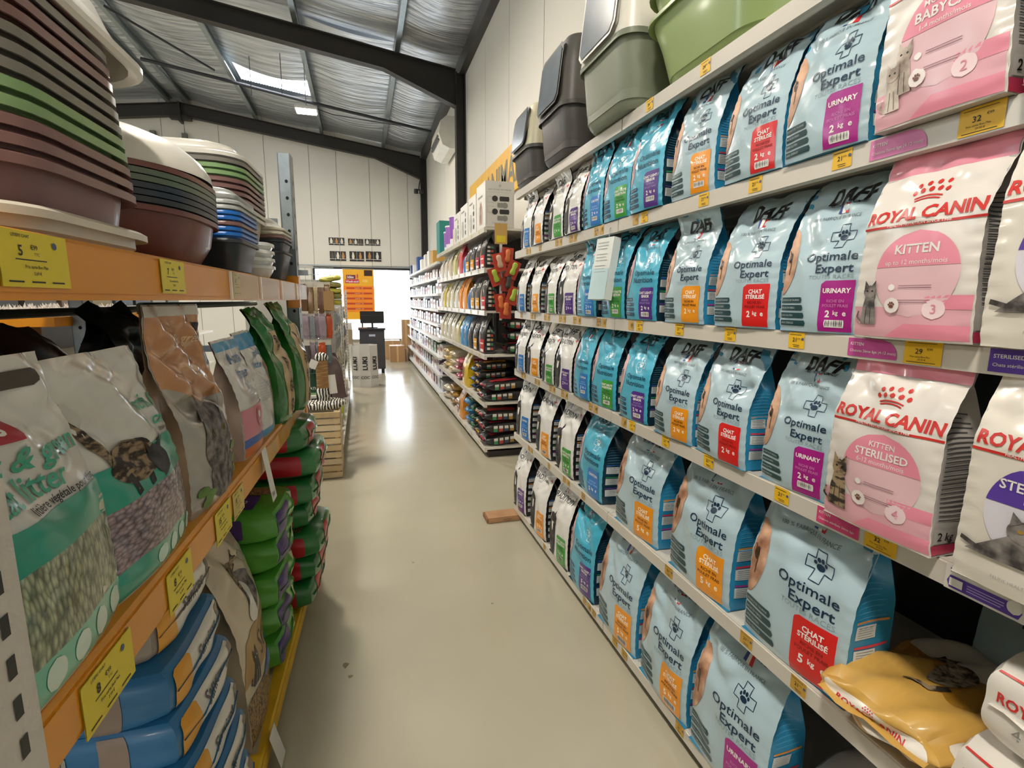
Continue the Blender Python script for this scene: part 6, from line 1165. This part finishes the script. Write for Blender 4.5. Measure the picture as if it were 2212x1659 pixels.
for k, (y, c, h) in enumerate(((5.1, 'c2beb2', .14), (5.45, 'a8a598', .10), (5.8, 'b7c23c', .16), (6.15, 'd8d4c8', .12), (6.8, 'b5afa2', .18), (7.2, '8d8a80', .13), (7.7, 'd0ccc0', .16))): carton('pet_product_box', -.44, -.235, y - .12, y + .1, .166, h, c, '%s box on the base shelf of the hook gondola, %s from the near end' % ({'c2beb2': 'stone grey', 'a8a598': 'grey', 'b7c23c': 'lime', 'd8d4c8': 'white', 'b5afa2': 'taupe', '8d8a80': 'dark grey', 'd0ccc0': 'pale'}[c], ORD[k]))
# display bin
t = empty('display_bin', (.015, 8.98, 0)); tag(t, 'white angular cardboard display bin with black lettering on the floor', 'display bin')
oc = lambda r, z: [(r * math.cos(R(a)), r * .8 * math.sin(R(a)), z) for a in (-112, -68, -22, 22, 68, 112, 158, 202)]
cw = M('dcdad5', .45, var=.02); m = MB(); m.loft([oc(.235, 0), oc(.225, .70)], cw, True, True, False); m.loft([oc(.225, .70), oc(.215, .70), oc(.215, .55)], cw, True, False, True); m.build('bin_body', t)
MB().loft([oc(.214, .552), oc(.12, .60), oc(.02, .61)], M('8d8a84', .6, var=.2, scale=30), True, False, True).build('contents', t)
m = MB(); A = [Vector(p) for p in oc(.24, 0)]
for i in (0, 1, 7):
    a, b2 = (A[i], A[(i + 1) % 8]); ux = (b2 - a).normalized(); n = Vector((ux.y, -ux.x, 0)); f2 = flat(a + n * .002, tuple(ux), (0, 0, 1), tuple(n)); L_ = (b2 - a).length
    m.text(f2, 'LUKI', L_ * .42, .21, .105, BLK, .002, 'l', .03, 0, 1, R(90)) if False else m.text(f2, 'LUKI', L_ * .72, .40, .11, BLK, .002, 'c', .03, 0, 1, R(90)); m.text(f2, 'COC', L_ * .5, .14, .065, BLK, .002, 'c', .01)
m.build('bin_lettering', t)
# till counter with monitor
t = empty('till_counter', (.175, 10.65, 0)); tag(t, 'dark grey counter cabinet in front of the window', 'counter'); CH = M('34343a', .4, var=.05)
MB().box((-.24, -.22, .09), (.24, .22, .86), CH, .006).build('cabinet', t); MB().box((-.26, -.24, .86), (.26, .24, .90), M('26262a', .3), .004).build('counter_top', t); MB().box((-.23, -.225, .12), (.23, -.22, .83), M('3c3c42', .4)).build('cabinet_door', t)
for x in (-.19, .19): MB().cyl(x, -.15, 0, .09, .03, BLK, 12).build('castor', t)
MB().box((-.06, -.223, .74), (.06, -.228, .78), M('b9c0d8', .3)).build('recessed_handle', t)
t = empty('monitor', (.19, 10.6, .90)); tag(t, 'black flat monitor seen from behind on the counter', 'monitor')
MB().box((-.23, -.02, .09), (.23, .02, .33), BLK, .006).build('screen_back', t); MB().box((-.02, -.01, .01), (.02, .02, .14), BLK).build('stand', t); MB().box((-.1, -.06, 0), (.1, .08, .012), BLK).build('foot', t); MB().box((-.22, -.024, .245), (.22, -.02, .25), M('44444a', .4)).build('vent_line', t)
t = empty('side_table', (-.42, 9.9, 0)); tag(t, 'low display table with small boxes left of the dark counter', 'table'); MB().box((-.35, -.3, .62), (.24, .3, .66), GW).build('table_top', t)
for x in (-.33, .22):
    for y in (-.28, .28): MB().box((x - .015, y - .015, 0), (x + .015, y + .015, .62), GALV).build('leg', t)
for k, (x, y, w, h, c, lb) in enumerate(((-.42, 9.75, .18, .28, 'b49a68', 'tan box on the low table'), (-.28, 9.72, .2, .26, '9a8a6c', 'brown patterned box on the low table'), (-.40, 9.95, .12, .36, 'dcdad6', 'small white carton behind the tan box'), (-.26, 9.95, .14, .37, 'd6d6d4', 'small white carton behind the patterned box'))):
    carton('carton', x - w / 2, x + w / 2, y - .08, y + .08, .661, h, c, lb)
o = MB().box((-1.6, 12.6, 0), (-.7, 13.1, .6), M('b9b6ae', .5)).build('low_cabinet'); tag(o, 'pale low cabinet under the window at far left', 'cabinet')
for k, (x0, x1, y0, y1, z, h, c, lb) in enumerate(((.60, .95, 12.3, 12.7, 0, .38, 'a9825a', 'brown cardboard box on the floor under the window'), (.92, 1.12, 12.75, 12.95, 0, .98, 'b08c66', 'tall narrow cardboard box standing right of the window'), (.52, .88, 12.9, 13.25, 0, .46, 'b7956c', 'second cardboard box close to the far wall'), (.97, 1.03, 12.45, 12.65, 0, .30, 'dcdcd8', 'small white carton beside the cardboard box'))):
    o = carton('cardboard_box', x0, x1, y0, y1, z, h, c, lb)
    MB().box((-.02, -(y1 - y0) / 2 - .002, .0), (.02, (y1 - y0) / 2 + .002, h + .002), M('c9a878', .3)).build('packing_tape', o)
# gondola of the neighbouring aisle, seen through the rack
t = empty('shelf_rack', (-2.35, 1.0, 0)); tag(t, 'shelf rack of the neighbouring aisle glimpsed under the orange beam', 'shelf rack')
for z in (.1, .55, 1.0, 1.38): MB().box((-.25, -1.4, z - .025), (.25, 7.4, z), SHW).build('shelf', t)
MB().box((-.275, -1.4, .1), (-.26, 7.4, 1.64), M('4a4642', .6)).build('back_panel', t)  # dark panel and cartons added to block the bright wall beyond
for y in (-1.4, .9, 3.2, 5.3, 7.4): MB().box((-.27, y - .02, 0), (-.24, y + .02, 1.62), SHW).build('upright', t)
for k in range(17):
    c = ['2a2a2c', '3d3a36', '5a4636', '6a5a30', '303a46', '222224', '7a766c', '4a5240', '6a4032'][k % 9]; o = carton('carton', -2.35 - .2, -2.35 + .15, .2 + .45 * k - .4, .2 + .45 * k - .02, 1.381, .30, c, '%s carton in the neighbouring aisle, %s from the camera' % (['charcoal', 'dark taupe', 'brown', 'olive brown', 'slate blue', 'black', 'grey', 'olive', 'rust'][k % 9], (ORD3 + ['thirteenth', 'fourteenth', 'fifteenth', 'sixteenth', 'seventeenth'])[k]))
